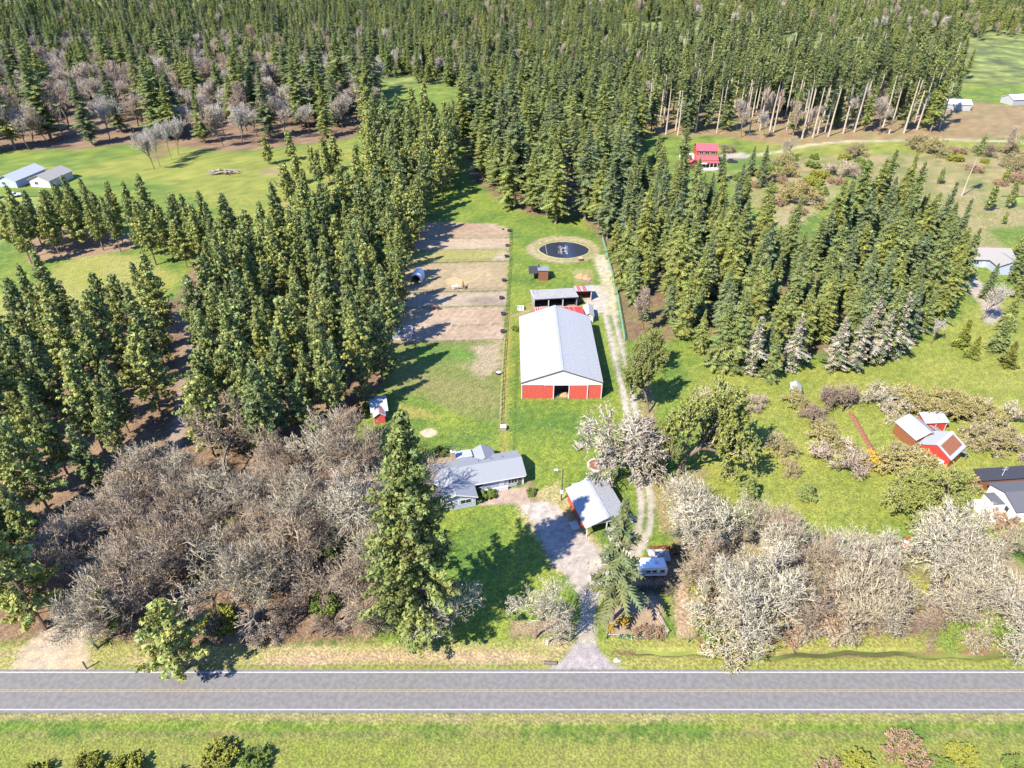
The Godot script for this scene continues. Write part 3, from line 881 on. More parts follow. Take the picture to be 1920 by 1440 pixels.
# scatter a kind over an outline, keeping a distance between stems
func stand(kind_list: Array, outline: Array, gap: float, low: float, high: float, where: String, most := 400, avoid: Array = [], fat := 1.0) -> int:
	var pts := PackedVector2Array(outline)
	var box := Rect2(pts[0], Vector2.ZERO)
	for p in pts:
		box = box.expand(p)
	var spots: Array[Vector2] = []
	var tries := int(box.get_area() / (gap * gap) * 14)
	for i in tries:
		var p := Vector2(rnd(box.position.x, box.end.x), rnd(box.position.y, box.end.y))
		if depth_in(p, pts) < 0.0:
			continue
		var ok := true
		for q in avoid:
			if p.distance_squared_to(Vector2(q.x, q.y)) < q.z * q.z:
				ok = false
				break
		if ok:
			for q in spots:
				if p.distance_squared_to(q) < gap * gap:
					ok = false
					break
		if ok:
			spots.append(p)
			plant(kind_list[rng.randi() % kind_list.size()], p, rnd(low, high), -1, "", where, fat * rnd(0.9, 1.15))
			if spots.size() >= most:
				break
	return spots.size()


func name_trees() -> void:
	var marks := {
		"the white-roofed red barn": Vector2(11, -140), "the pond": Vector2(17, -208), "the white hoop shelter": Vector2(-28.3, -185.5), "the white corral panels": Vector2(-28.5, -153.5), "the red-walled hen sheds": Vector2(-29, -118.5),
		"the grey-roofed house": Vector2(-7, -97), "the garage": Vector2(15.2, -89), "the silver trailer": Vector2(23, -75.5), "the red-roofed house": Vector2(84, -303), "the log pile in the field": Vector2(-120, -290),
		"the pale-roofed house": Vector2(147, -198), "the rusty old barn": Vector2(85, -107), "the white house": Vector2(95, -92), "the driveway mouth": Vector2(10, -58), "the small white orchard shed": Vector2(61.5, -128), "the horses": Vector2(-14, -176),
		"the topmost paddock": Vector2(-14, -232), "the two grey-roofed houses": Vector2(-195, -277), "the distant rusty-roofed shed": Vector2(280, -360), "the start of the dirt lane": Vector2(-70, -60), "the far end of the forest lane": Vector2(-75, -165), "the farm track": Vector2(190, -335), "the garden bed": Vector2(20, -66),
		"the wire fence bend": Vector2(30, -185), "the end of the green corridor": Vector2(-13, -300), "the light pole": Vector2(9.2, -92.7), "the woodshed": Vector2(9, -188), "the log shelter": Vector2(79, -121), "the wheel tracks": Vector2(26, -118),
	}
	var groups := {}
	for t in planted:
		if t.own:
			continue
		var near := ""
		var far := INF
		for m in marks:
			var d: float = marks[m].distance_to(t.at)
			if d < far:
				far = d
				near = m
		var big := "small" if t.h < 8.0 else ("short" if t.h < 16.0 else ("tall" if t.h < 26.0 else "towering"))
		var key := "%s %s %s|%s" % [big, t.tone, t.kind, near]
		if not groups.has(key):
			groups[key] = []
		groups[key].append([far, t])
	var nth := ["nearest", "second nearest", "third nearest", "fourth nearest", "fifth nearest", "sixth nearest", "seventh nearest", "eighth nearest", "ninth nearest", "tenth nearest"]
	for key in groups:
		var list: Array = groups[key]
		list.sort_custom(func(a, b): return a[0] < b[0])
		var words: PackedStringArray = key.split("|")
		for i in list.size():
			var t: Dictionary = list[i][1]
			var rank: String = nth[i] if i < nth.size() else "%dth nearest" % (i + 1)
			if i >= nth.size() and (i + 1) % 10 in [1, 2, 3] and not ((i + 1) % 100 in [11, 12, 13]):
				rank = "%d%s nearest" % [i + 1, ["st", "nd", "rd"][(i + 1) % 10 - 1]]
			t.node.set_meta("label", "%s, %s such to %s" % [words[0], rank, words[1]])
			t.node.set_meta("group", t.stand if t.stand else "trees on the property")


# ---------------------------------------------------------------- where the trees stand
func plant_stands() -> void:
	rng.seed = 202
	# the pine stand left of the paddocks, the dirt lane runs up its left side
	stand(["pine"], [Vector2(-76.6, -145.06), Vector2(-59.97, -104.48), Vector2(-46.57, -102.55), Vector2(-35.85, -112.16), Vector2(-31.71, -120.58), Vector2(-29.48, -130.51), Vector2(-28.64, -145.06), Vector2(-29.04, -161.41), Vector2(-30.35, -173.81), Vector2(-31.35, -184.06), Vector2(-32.78, -195.25), Vector2(-31.37, -211.84), Vector2(-30.14, -230.73), Vector2(-48.56, -228.22), Vector2(-62.69, -216.33), Vector2(-75.11, -203.28), Vector2(-83.16, -191.41), Vector2(-83.81, -170.58)], 5.5, 0.68, 1.12, "pines in the stand left of the paddocks", 165)
	stand(["pine"], [Vector2(-29.99, -234.82), Vector2(-25.06, -257.14), Vector2(-24.59, -291.72), Vector2(-25.62, -328.32), Vector2(-66.38, -334.7), Vector2(-60.21, -284.5), Vector2(-48.39, -241.18)], 6.0, 0.95, 1.25, "pines beside the green corridor", 60)
	stand(["pine"], [Vector2(-161.28, -207.5), Vector2(-156.88, -228.22), Vector2(-129.29, -220.97), Vector2(-103.88, -216.33), Vector2(-83.65, -203.28), Vector2(-85.15, -187.68), Vector2(-109.25, -195.25), Vector2(-125.6, -205.37), Vector2(-142.21, -207.5), Vector2(-148.98, -195.25)], 5.4, 0.75, 0.98, "pines in the row below the left field", 60)
	stand(["pine"], [Vector2(-131.09, -137.76), Vector2(-128.85, -155.68), Vector2(-107.83, -158.5), Vector2(-92.5, -164.38), Vector2(-83.93, -145.06), Vector2(-75.89, -116.74), Vector2(-73.18, -102.86), Vector2(-79.79, -85.67), Vector2(-76.55, -71.73), Vector2(-83.14, -64.75)], 6.8, 0.75, 1.15, "pines left of the dirt lane", 85)
	# single pines in the left field
	for p in [Vector2(-83.2, -249.53), Vector2(-75.61, -245.57), Vector2(-77.13, -270.91), Vector2(-62.29, -255.35), Vector2(-74.74, -277.57), Vector2(-86.55, -274.2), Vector2(-106.24, -300.79), Vector2(-97.87, -307.1), Vector2(-64.7, -257.14), Vector2(-82.51, -284.5), Vector2(-62.31, -274.2), Vector2(-75.12, -291.72)]:
		plant("young_pine", p, rnd(1.15, 1.6), -1, "", "pines dotted over the left field")
	# forest beyond the left field
	stand(["tall_fir", "alder", "tall_fir", "alder", "alder"], [Vector2(-256.55, -307.1), Vector2(-233.12, -315.3), Vector2(-206.13, -323.88), Vector2(-178.73, -334.7), Vector2(-163.14, -340.34), Vector2(-131.03, -322.13), Vector2(-102.13, -334.7), Vector2(-71.97, -352.12), Vector2(-79.49, -452.57), Vector2(-380.81, -485.79)], 7.0, 0.85, 1.3, "mixed forest beyond the left field", 240, [], 1.35)
	for p in [Vector2(-153.16, -293.2), Vector2(-152.79, -297.71), Vector2(-151.56, -307.1), Vector2(-151.77, -315.3)]:
		plant("alder", p, 1.1, 1, "", "bare trees in the left field")
	# tall firs beyond the pond
	stand(["tall_fir"], [Vector2(-16.9, -288.07), Vector2(-10.05, -263.25), Vector2(0.39, -242.27), Vector2(8.24, -235.86), Vector2(17.21, -228.72), Vector2(24.3, -240.1), Vector2(28.77, -220.97), Vector2(31.22, -207.5), Vector2(50.17, -284.5), Vector2(68.3, -362.48), Vector2(78.76, -437.42), Vector2(-28.93, -437.42), Vector2(-22.85, -323.88)], 6.4, 0.8, 1.1, "tall firs beyond the pond", 140, [], 1.25)
	# fir wood on the right
	stand(["fir"], [Vector2(31.94, -199.2), Vector2(32.17, -173.81), Vector2(34.5, -161.41), Vector2(40.28, -150.24), Vector2(49.48, -137.76), Vector2(59.36, -134.3), Vector2(71.97, -137.76), Vector2(83.74, -138.23), Vector2(98.45, -147.62), Vector2(116.43, -161.41), Vector2(130.32, -180.55), Vector2(138.74, -207.5), Vector2(146.94, -230.73), Vector2(146.35, -249.53), Vector2(128.77, -241.18), Vector2(107.47, -216.33), Vector2(88.77, -203.28), Vector2(85.18, -225.76), Vector2(74.14, -241.18), Vector2(58.42, -274.2), Vector2(48.08, -277.57)], 6.2, 0.55, 1.1, "firs in the wood on the right", 275)
	for q in [Vector2(81.42, -137.29), Vector2(88.22, -139.66), Vector2(93.41, -143.06), Vector2(76.75, -136.82), Vector2(87.93, -145.06), Vector2(99.69, -150.24), Vector2(56.53, -135.44), Vector2(66.52, -136.82)]:
		plant("grey_fir", q, rnd(0.75, 1.0), -1, "", "half-dead firs at the front of the wood", 1.25)
	# high pruned pines along the farm track
	stand(["pole_tree", "pole_tree", "pole_tree", "tall_fir", "alder"], [Vector2(64.05, -344.2), Vector2(102.12, -350.11), Vector2(130.21, -334.7), Vector2(157.62, -346.15), Vector2(200.13, -347.13), Vector2(215.87, -357.24), Vector2(239.54, -403.2), Vector2(74.38, -409.67)], 5.4, 0.85, 1.08, "tall trunks along the farm track", 140)
	# oaks, left of the big fir
	stand(["brown_oak"], [Vector2(-69.12, -70.69), Vector2(-74.31, -77.21), Vector2(-73.15, -89.62), Vector2(-64.92, -98.2), Vector2(-49.47, -98.2), Vector2(-37.81, -101.28), Vector2(-29.2, -106.13), Vector2(-25.42, -84.4), Vector2(-25.65, -66.67), Vector2(-27.41, -63.35), Vector2(-38.55, -62.89), Vector2(-43.85, -64.28), Vector2(-53.4, -63.81), Vector2(-63.24, -65.7)], 5.4, 0.75, 1.15, "bare oaks left of the house", 115)
	# oaks along the road on the right
	stand(["pale_oak"], [Vector2(30.34, -83.15), Vector2(34.19, -85.67), Vector2(41.53, -78.36), Vector2(53.72, -77.21), Vector2(65.72, -76.07), Vector2(81.69, -80.71), Vector2(83, -71.73), Vector2(77.67, -63.81), Vector2(59.65, -63.35), Vector2(29.13, -63.81), Vector2(27.94, -69.66)], 4.9, 0.68, 1.02, "bare oaks along the road on the right", 95)
	stand(["low_bush"], [Vector2(29.95, -74.96), Vector2(47.57, -74.96), Vector2(64.15, -72.79), Vector2(79.13, -71.73), Vector2(76.06, -63.81), Vector2(29.13, -63.81)], 6.0, 0.8, 1.5, "bushes under the roadside oaks", 26)
	stand(["low_bush"], [Vector2(-64.86, -70.69), Vector2(-52.73, -84.4), Vector2(-30.13, -84.4), Vector2(-25.89, -63.81), Vector2(-53.8, -64.75)], 7.5, 0.7, 1.2, "bushes under the left oaks", 14)
	stand(["low_bush", "low_bush", "orchard"], [Vector2(91.78, -277.57), Vector2(131.13, -315.3), Vector2(155.41, -315.3), Vector2(158.1, -299.24), Vector2(128.55, -270.91), Vector2(99.84, -230.73)], 8.0, 0.9, 1.6, "bushes in the rough field", 26)
	stand(["low_bush", "orchard"], [Vector2(185.9, -328.32), Vector2(228.26, -315.3), Vector2(201.72, -264.5), Vector2(197.11, -270.91), Vector2(194.01, -284.5)], 10.0, 0.9, 1.6, "bushes in the far rough", 18)
	stand(["thicket"], [Vector2(28.35, -67.65), Vector2(44.68, -66.67), Vector2(61.7, -67.65), Vector2(78.38, -67.65), Vector2(75.72, -63.26), Vector2(29.04, -63.44)], 4.5, 0.7, 1.1, "leafless shrubs under the roadside oaks", 24)
	stand(["thicket"], [Vector2(-54.41, -66.18), Vector2(-25.56, -66.18), Vector2(-24.97, -63.26), Vector2(-42.69, -63.26), Vector2(-53.6, -64.28)], 4.5, 0.6, 1.0, "leafless shrubs under the left oaks", 12)
	# right edge
	for q in [Vector2(128.85, -155.68), Vector2(143.39, -173.81), Vector2(119.9, -145.06), Vector2(139.43, -161.41), Vector2(148.04, -184.06), Vector2(155.04, -187.68), Vector2(134.29, -173.81), Vector2(128.75, -140.14)]:
		plant("fir", q, rnd(0.45, 0.7), -1, "", "firs by the pale-roofed house")
	for q in [Vector2(161.32, -203.28), Vector2(175.21, -243.91), Vector2(184.75, -246.69), Vector2(173.1, -274.2), Vector2(150.92, -225.76), Vector2(199.06, -274.2)]:
		plant("young_pine", q, rnd(0.7, 1.1), -1, "", "trees behind the pale-roofed house")
	for q in [[Vector2(112.92, -142.08), 0], [Vector2(119.16, -138.23), 2], [Vector2(113.29, -147.62), 0], [Vector2(121.98, -146.33), 1]]:
		plant("shrub_conifer", q[0], rnd(0.9, 1.2), q[1], "", "garden conifers in the right field")
	far_woods()
	single_trees()


func far_woods() -> void:
	# beyond what one could count: woods that close the view
	rng.seed = 303
	for spec in [[["tall_fir", "tall_fir", "fir", "pine", "alder"], [Vector2(-457.38, -460.49), Vector2(-338.49, -485.79), Vector2(-91.68, -485.79), Vector2(-20.18, -460.49), Vector2(72.87, -452.57), Vector2(109.35, -710.11), Vector2(-36.46, -881.92), Vector2(-379.91, -832.18), Vector2(-743.65, -787.41)], 8.5], [["alder"], [Vector2(-447.73, -449.47), Vector2(-79.98, -455.71), Vector2(-113.7, -617.37), Vector2(-571.85, -591.22)], 9.0], [["tall_fir", "pole_tree", "fir"], [Vector2(66.79, -409.67), Vector2(161.69, -403.2), Vector2(242.87, -409.67), Vector2(316.63, -523.59), Vector2(227.06, -591.22), Vector2(89.08, -567)], 8.0], [["tall_fir", "fir", "pine", "pine", "alder"], [Vector2(337.11, -645.7), Vector2(586, -617.37), Vector2(814.25, -881.92), Vector2(347.46, -937.53), Vector2(-38.16, -925.89), Vector2(124.97, -746.92)], 12.0], [["tall_fir", "fir", "pine"], [Vector2(-922.27, -856.38), Vector2(910.45, -856.38), Vector2(2124.56, -1639.07), Vector2(-2036.95, -1639.07)], 22.0]]:
		var pts := PackedVector2Array(spec[1])
		var box := Rect2(pts[0], Vector2.ZERO)
		for p in pts:
			box = box.expand(p)
		var list := []
		for k in spec[0]:
			list += kinds[k].slice(0, 4)
		var spots := []
		for i in list.size():
			spots.append([])
		var n := int(box.get_area() / (spec[2] * spec[2]))
		for i in n:
			var p := Vector2(rnd(box.position.x, box.end.x), rnd(box.position.y, box.end.y))
			if depth_in(p, pts) + 30.0 * coarse.get_noise_2d(p.x * 0.1, p.y * 0.1) > 0.0:
				var k := rnd(0.5, 1.12)
				spots[i % list.size()].append(Transform3D(Basis(Vector3.UP, rnd(0, TAU)).scaled(Vector3(k, k, k)), Vector3(p.x, -0.3, p.y)))
		for i in list.size():
			if spots[i].is_empty():
				continue
			for which in ["trunk", "crown"]:
				var mm := MultiMesh.new()
				mm.transform_format = MultiMesh.TRANSFORM_3D
				mm.mesh = list[i][which]
				mm.instance_count = spots[i].size()
				for q in spots[i].size():
					mm.set_instance_transform(q, spots[i][q])
				var o := MultiMeshInstance3D.new()
				o.name = numbered("far_forest")
				o.multimesh = mm
				add_child(o)
				o.set_meta("kind", "stuff")
				tag(o, "far-off woods that close the view behind the fields", "forest", "far woods")


func single_trees() -> void:
	rng.seed = 404
	# the tall evergreen left of the lawn, and the fir by the driveway
	kinds.great = [make_pine(42.0, 7.6, 0.07, Color(0.15, 0.18, 0.05), "green", 1.35, 0.7)]
	kinds.drive_fir = [make_fir(25.5, 4.4, 0.22, Color(0.115, 0.135, 0.055), "grey-green", 0.62, 0.34, 0.08, 0.22)]
	single("great", "great_evergreen_tree", "evergreen tree", Vector2(-13.7, -63.35), 1.0, "tallest evergreen, broad and dense, between bare oaks and the front lawn")
	single("drive_fir", "fir_tree", "fir tree", Vector2(15.44, -66.38), 1.0, "lone grey-green fir with bare lower trunk beside the driveway")
	# the lichen tree in the round planter
	kinds.lichen = [make_bare(15.5, 1, bare_kind({"outer": Color(0.30, 0.27, 0.225), "lichen": 0.3, "chip": 0.8, "least": 0.024, "spread": 1.05, "first": 3.6, "thick": 0.34, "twist": 0.42}), "pale")]
	single("lichen", "oak_tree", "oak tree", Vector2(16.9, -102.3), 1.0, "wide bare oak pale with lichen growing from the round planter")
	# cottonwoods coming into leaf right of the wheel tracks
	plant("cottonwood", Vector2(29.91, -119.61), 0.95, 0, "budding olive-green cottonwood right of the wheel tracks beside the barn")
	plant("cottonwood", Vector2(31.95, -99.27), 1.08, 1, "tallest budding cottonwood, right of the tracks above the bare oaks", "", 1.1)
	plant("cottonwood", Vector2(28.72, -97.45), 0.7, 2, "shorter budding cottonwood at the foot of the tallest one")
	plant("cottonwood", Vector2(29.85, -135.44), 0.6, 1, "slender budding tree at the track edge nearest the barn's back corner")
	plant("alder", Vector2(34.51, -154.29), 0.75, 2, "russet leafless tree with fine twigs beside the wire fence")
	plant("oak", Vector2(31.56, -83.15), 1.0, 0, "tall narrow pale oak at the top corner of the roadside oaks", "", 0.75)
	plant("oak", Vector2(3.46, -63.07), 0.9, 2, "round pale bare tree alone left of the driveway mouth", "", 0.9)
	plant("oak", Vector2(-8.8, -62.43), 0.95, 2, "silvery bare oak at the foot of the tallest evergreen", "", 1.0)
	plant("oak", Vector2(-20.91, -100.5), 0.72, 2, "slim silvery oak between the tallest evergreen and the hen sheds", "", 0.75)
	plant("oak", Vector2(-21.5, -88.55), 1.0, 1, "bare oak that shades the house roof with its limbs", "", 0.85)
	plant("oak", Vector2(-24.27, -83.15), 1.15, 2, "bare oak hidden behind the tallest evergreen")
	plant("oak", Vector2(-20.06, -76.64), 1.0, 0, "bare oak casting branch shadows on the front lawn", "", 0.9)
	# pines at the lower left
	plant("pine", Vector2(-71.24, -64.75), 1.25, 0, "big pine with a leaning bare trunk at the dirt lane")
	plant("pine", Vector2(-78.38, -67.65), 1.2, 1, "big dense pine left of the leaning one at the lane")
	plant("pine", Vector2(-83.96, -78.36), 1.2, 2, "dark big pine above the two pines at the lane")
	plant("pine", Vector2(-47.37, -57.78), 0.88, 0, "broad bright pine standing alone on the road verge", "", 1.35)
	plant("young_pine", Vector2(-59.47, -63.81), 0.95, 1, "small bright pine left of the broad pine by the road")
	plant("oak", Vector2(-61.57, -61.53), 0.75, 2, "small silvery oak between the dirt lane and the small pine")
	plant("oak", Vector2(75.07, -61.53), 0.8, 2, "pale oak at the far right end of the roadside oaks")
	plant("young_pine", Vector2(-51.09, -106.96), 0.9, 0, "short bright pine at the lower edge of the pine stand")
	plant("young_pine", Vector2(-60.08, -107.81), 1.0, 0, "short bright pine beside the lane's dark bend")
	plant("alder", Vector2(-56.58, -112.16), 0.62, 1, "white-limbed dead tree at the lower edge of the pine stand")
	plant("shrub_conifer", Vector2(-14.7, -61.53), 0.7, 1, "small blue-green conifer at the foot of the tallest evergreen")
	# the right orchard
	for q in [[Vector2(45.47, -121.57), 1.15, 0, "twiggy grey fruit tree nearest the cottonwoods"], [Vector2(54.32, -121.57), 0.7, 0, "small grey fruit tree between the cottonwoods and orchard shed"], [Vector2(63.17, -122.57), 0.95, 1, "mossy fruit tree in front of the small white orchard shed"], [Vector2(72.75, -120.98), 1.35, 2, "dense dark round fruit tree at the head of the mulch row"], [Vector2(63.95, -114.88), 1.0, 2, "dark fruit tree at the top of the three in a row"], [Vector2(64.68, -109.87), 1.05, 1, "mossy fruit tree in the middle of the three in a row"], [Vector2(64.07, -101.28), 1.3, 0, "wide grey fruit tree at the bottom of the three in a row"], [Vector2(54.35, -106.96), 0.8, 5, "small pruned fruit tree left of the three in a row"], [Vector2(54.36, -100.5), 0.55, 5, "tiny fruit tree left of the widest one"], [Vector2(45.98, -106.96), 0.85, 1, "low mossy fruit tree in the cottonwood's shadow"], [Vector2(82.05, -124.18), 1.0, 4, "pale fruit tree leaning over the log shelter"], [Vector2(84.42, -118.26), 0.85, 4, "pale low fruit tree below the log shelter"], [Vector2(88.33, -120.58), 1.2, 3, "leftmost tan fruit tree in the thicket behind the rusty barn"], [Vector2(94.05, -119.61), 1.45, 3, "largest tan fruit tree in the thicket behind the rusty barn"], [Vector2(97.1, -117.69), 1.3, 1, "mossy fruit tree inside the thicket behind the rusty barn"], [Vector2(100.61, -116.74), 1.15, 3, "tan fruit tree right of the largest in the thicket"], [Vector2(104.66, -115.8), 1.1, 4, "pale fruit tree at the right end of the thicket"], [Vector2(97.42, -108.15), 1.2, 5, "wide low fruit tree right of the rusty barn"], [Vector2(103.29, -106.13), 0.9, 0, "fruit tree at the right edge above the dark roof"], [Vector2(77.75, -97.45), 1.5, 3, "big tan tree crowding the front of the rusty barn"], [Vector2(77.73, -101.28), 1.2, 5, "mossy tree left of the rusty barn's front"], [Vector2(84.34, -95.97), 1.0, 1, "mossy tree below the rusty barn's front"]]:
		plant("orchard", q[0], q[1] * 0.95, q[2], q[3], "", 1.0)
	plant("cottonwood", Vector2(76.32, -86.32), 0.62, 1, "dense dark green tree in front of the white house", "", 1.35)
	plant("shrub_conifer", Vector2(54.87, -93.08), 0.55, 1, "low spreading juniper in the right field above the oaks", "", 1.6)
	plant("shrub_conifer", Vector2(43.89, -93.08), 0.75, 1, "dark shaded conifer left of the low juniper", "", 1.5)
	plant("bush", Vector2(71.59, -102.86), 1.0, 3, "golden bush at the foot of the mulch row")
	plant("bush", Vector2(87.29, -86.32), 1.0, 2, "russet bush at the corner of the white house")
	plant("pole_tree", Vector2(174.45, -259.56), 0.62, 0, "lone tall pine with bare leaning trunk in the rough field")
	plant("alder", Vector2(106.53, -148.92), 0.45, 1, "small white-stemmed bare tree at the wood's edge")
	plant("alder", Vector2(126.21, -161.41), 0.75, 1, "white dead tree standing beside the curved driveway")
	plant("orchard", Vector2(98.79, -316.99), 0.9, 2, "purple-brown round tree right of the red-roofed house")
	plant("alder", Vector2(216.17, -307.1), 0.8, 2, "bare tree alone in the far rough field")
	plant("oak", Vector2(124.88, -311.16), 0.7, 0, "bare tree beside the bend of the farm track")
	plant("young_pine", Vector2(173.31, -230.73), 0.5, 0, "small round pine on the lawn behind the pale-roofed house")
	for q in [[Vector2(85.23, -277.57), 0.62], [Vector2(99.63, -270.91), 0.8], [Vector2(99.23, -284.5), 0.6]]:
		plant("fir", q[0], q[1], 0, "", "firs below the red-roofed house")
	plant("fir", Vector2(49.48, -137.76), 0.85, 1, "fir leaning out at the wood's edge above the orchard")
	plant("fir", Vector2(60.13, -132.72), 0.7, 4, "low fir with skirts on the grass, front of the wood")
	# garden plants
	plant("bush", Vector2(-6.68, -93.08), 0.75, 0, "green bush against the front wing of the house")
	plant("bush", Vector2(-4.5, -93.51), 0.65, 0, "green shrub beside the patio step")
	plant("bush", Vector2(3.83, -94.51), 0.45, 0, "small round shrub in the bed by the patio")
	plant("bush", Vector2(17.48, -66.18), 0.42, 3, "bright golden shrub in the garden bed")
	plant("bush", Vector2(15.1, -64.94), 0.25, 3, "tiny golden plant at the fir's foot")
	plant("bush", Vector2(19.85, -64), 0.5, 2, "left one of two russet shrubs in the garden bed")
	plant("bush", Vector2(21.88, -64), 0.5, 2, "right one of two russet shrubs in the garden bed")
	plant("bush", Vector2(-14.6, -106.13), 0.6, 0, "green bush behind the rear fence of the house")
	plant("bush", Vector2(28.22, -114.88), 0.8, 2, "russet bush at the foot of the first cottonwood")
	plant("bush", Vector2(27.1, -101.28), 0.8, 2, "russet bush between track and cottonwoods, opposite the planter")
	plant("bush", Vector2(1.12, -155.68), 0.6, 0, "dark green bush against the left wall of the barn")
	# below the road
	stand(["low_bush"], [Vector2(-68.77, -42.86), Vector2(-36.19, -42.22), Vector2(-30.32, -45.18), Vector2(-52.71, -45.86)], 4.5, 0.5, 1.0, "bushes across the road", 9)
	stand(["low_bush"], [Vector2(36.41, -42.86), Vector2(68.77, -42.86), Vector2(70.74, -45.86), Vector2(51.48, -46.2)], 4.0, 0.5, 1.1, "bushes across the road", 10)


func single(kind: String, called: String, category: String, at: Vector2, size: float, label: String) -> void:
	var k: Dictionary = kinds[kind][0]
	var o := thing(called, label, category, Vector3(at.x, 0, at.y), rnd(0, TAU))
	o.scale = Vector3.ONE * size
	put(o, "trunk", k.trunk)
	put(o, "crown", k.crown)


# ---------------------------------------------------------------- buildings
func gable_wall(w: float, eave: float, top: float, z: float, thick: float) -> Shape:
	var s := Shape.new()
	s.slab(PackedVector2Array([Vector2(-w / 2, 0), Vector2(w / 2, 0), Vector2(w / 2, eave), Vector2(0, top), Vector2(-w / 2, eave)]), z - thick / 2, z + thick / 2)
	return s


# one roof slope as a thick slab from ridge to eave; ribs run down the slope every `pitch` metres
func slope(ridge: Vector2, eave: Vector2, z0: float, z1: float, thick: float, pitch: float, rib := 0.03, rib_w := 0.06) -> Shape:
	var s := Shape.new()
	var d := (eave - ridge).normalized()
	var up := Vector2(-d.y, d.x)
	if up.y < 0.0:
		up = -up
	var a := Vector3(ridge.x, ridge.y, 0)
	var b := Vector3(eave.x, eave.y, 0)
	var u := Vector3(up.x, up.y, 0)
	var turn := Basis(Vector3(d.x, d.y, 0), u, Vector3(d.x, d.y, 0).cross(u))
	s.box((a + b) / 2.0 - u * thick / 2.0 + Vector3(0, 0, (z0 + z1) / 2.0), Vector3(a.distance_to(b), thick, absf(z1 - z0)), turn)
	if pitch > 0.0:
		var z := z0 + pitch / 2.0
		while z < z1:
			s.box((a + b) / 2.0 + u * rib * 0.45 + Vector3(0, 0, z), Vector3(a.distance_to(b) - 0.02, rib, rib_w), turn)
			z += pitch
	return s


# ribs of metal siding on a wall lying along x (face towards +z at z)
func siding(s: Shape, x0: float, x1: float, y0: float, y1: float, z: float, pitch: float, out := 0.025) -> void:
	var x := x0 + pitch / 2.0
	while x < x1 - 0.02:
		s.box(Vector3(x, (y0 + y1) / 2.0, z), Vector3(0.06, y1 - y0 - 0.02, out * 2.0))
		x += pitch


func gable_roof(o: Node, w: float, d: float, eave: float, top: float, over: float, roof: Material, pitch: float, cap: Material, thick := 0.1) -> void:
	var k := (top - eave) / (w / 2.0)
	var e := eave - over * k
	var z := d / 2.0 + over
	part(o, "roof_slope", slope(Vector2(0, top + 0.12), Vector2(-w / 2 - over, e + 0.12), -z, z, thick, pitch), roof)
	part(o, "roof_slope", slope(Vector2(0, top + 0.12), Vector2(w / 2 + over, e + 0.12), -z, z, thick, pitch), roof)
	if cap:
		var s := Shape.new()
		for side in [-1.0, 1.0]:
			s.bar(Vector3(side * 0.14, top + 0.16 - 0.14 * k, -z - 0.01), Vector3(side * 0.14, top + 0.16 - 0.14 * k, z + 0.01), 0.3, 0.03)
		part(o, "ridge_cap", s, cap)


func rake_trim(o: Node, w: float, d: float, eave: float, top: float, over: float, m: Material) -> void:
	var k := (top - eave) / (w / 2.0)
	for z in [-d / 2.0 - over - 0.03, d / 2.0 + over + 0.03]:
		var s := Shape.new()
		for side in [-1.0, 1.0]:
			s.bar(Vector3(0, top + 0.02, z), Vector3(side * (w / 2 + over), eave - over * k + 0.02, z), 0.06, 0.24)
		part(o, "rake_trim", s, m)


func window_on(o: Node, at: Vector3, size: Vector2, turn: float, frame: Material, panes := 2) -> void:
	var b := Basis(Vector3.UP, turn)
	var s := Shape.new()
	var t := 0.09
	for x in [-1.0, 1.0]:
		s.box(at + b * Vector3(x * (size.x / 2 - t / 2), 0, 0.03), Vector3(t, size.y, 0.08), b)
	for y in [-1.0, 1.0]:
		s.box(at + b * Vector3(0, y * (size.y / 2 - t / 2), 0.03), Vector3(size.x - 2 * t, t, 0.08), b)
	var w := part(o, "window", s, frame)
	for i in panes:
		var pw := (size.x - 2 * t) / panes
		boxpart(w, "pane", at + b * Vector3(-size.x / 2 + t + pw * (i + 0.5), 0, 0.012), Vector3(pw - 0.05, size.y - 2 * t, 0.02), mats["glass"], b)
	if panes > 1:
		for i in panes - 1:
			var pw := (size.x - 2 * t) / panes
			boxpart(w, "mullion", at + b * Vector3(-size.x / 2 + t + pw * (i + 1), 0, 0.03), Vector3(0.06, size.y - 2 * t, 0.07), frame, b)


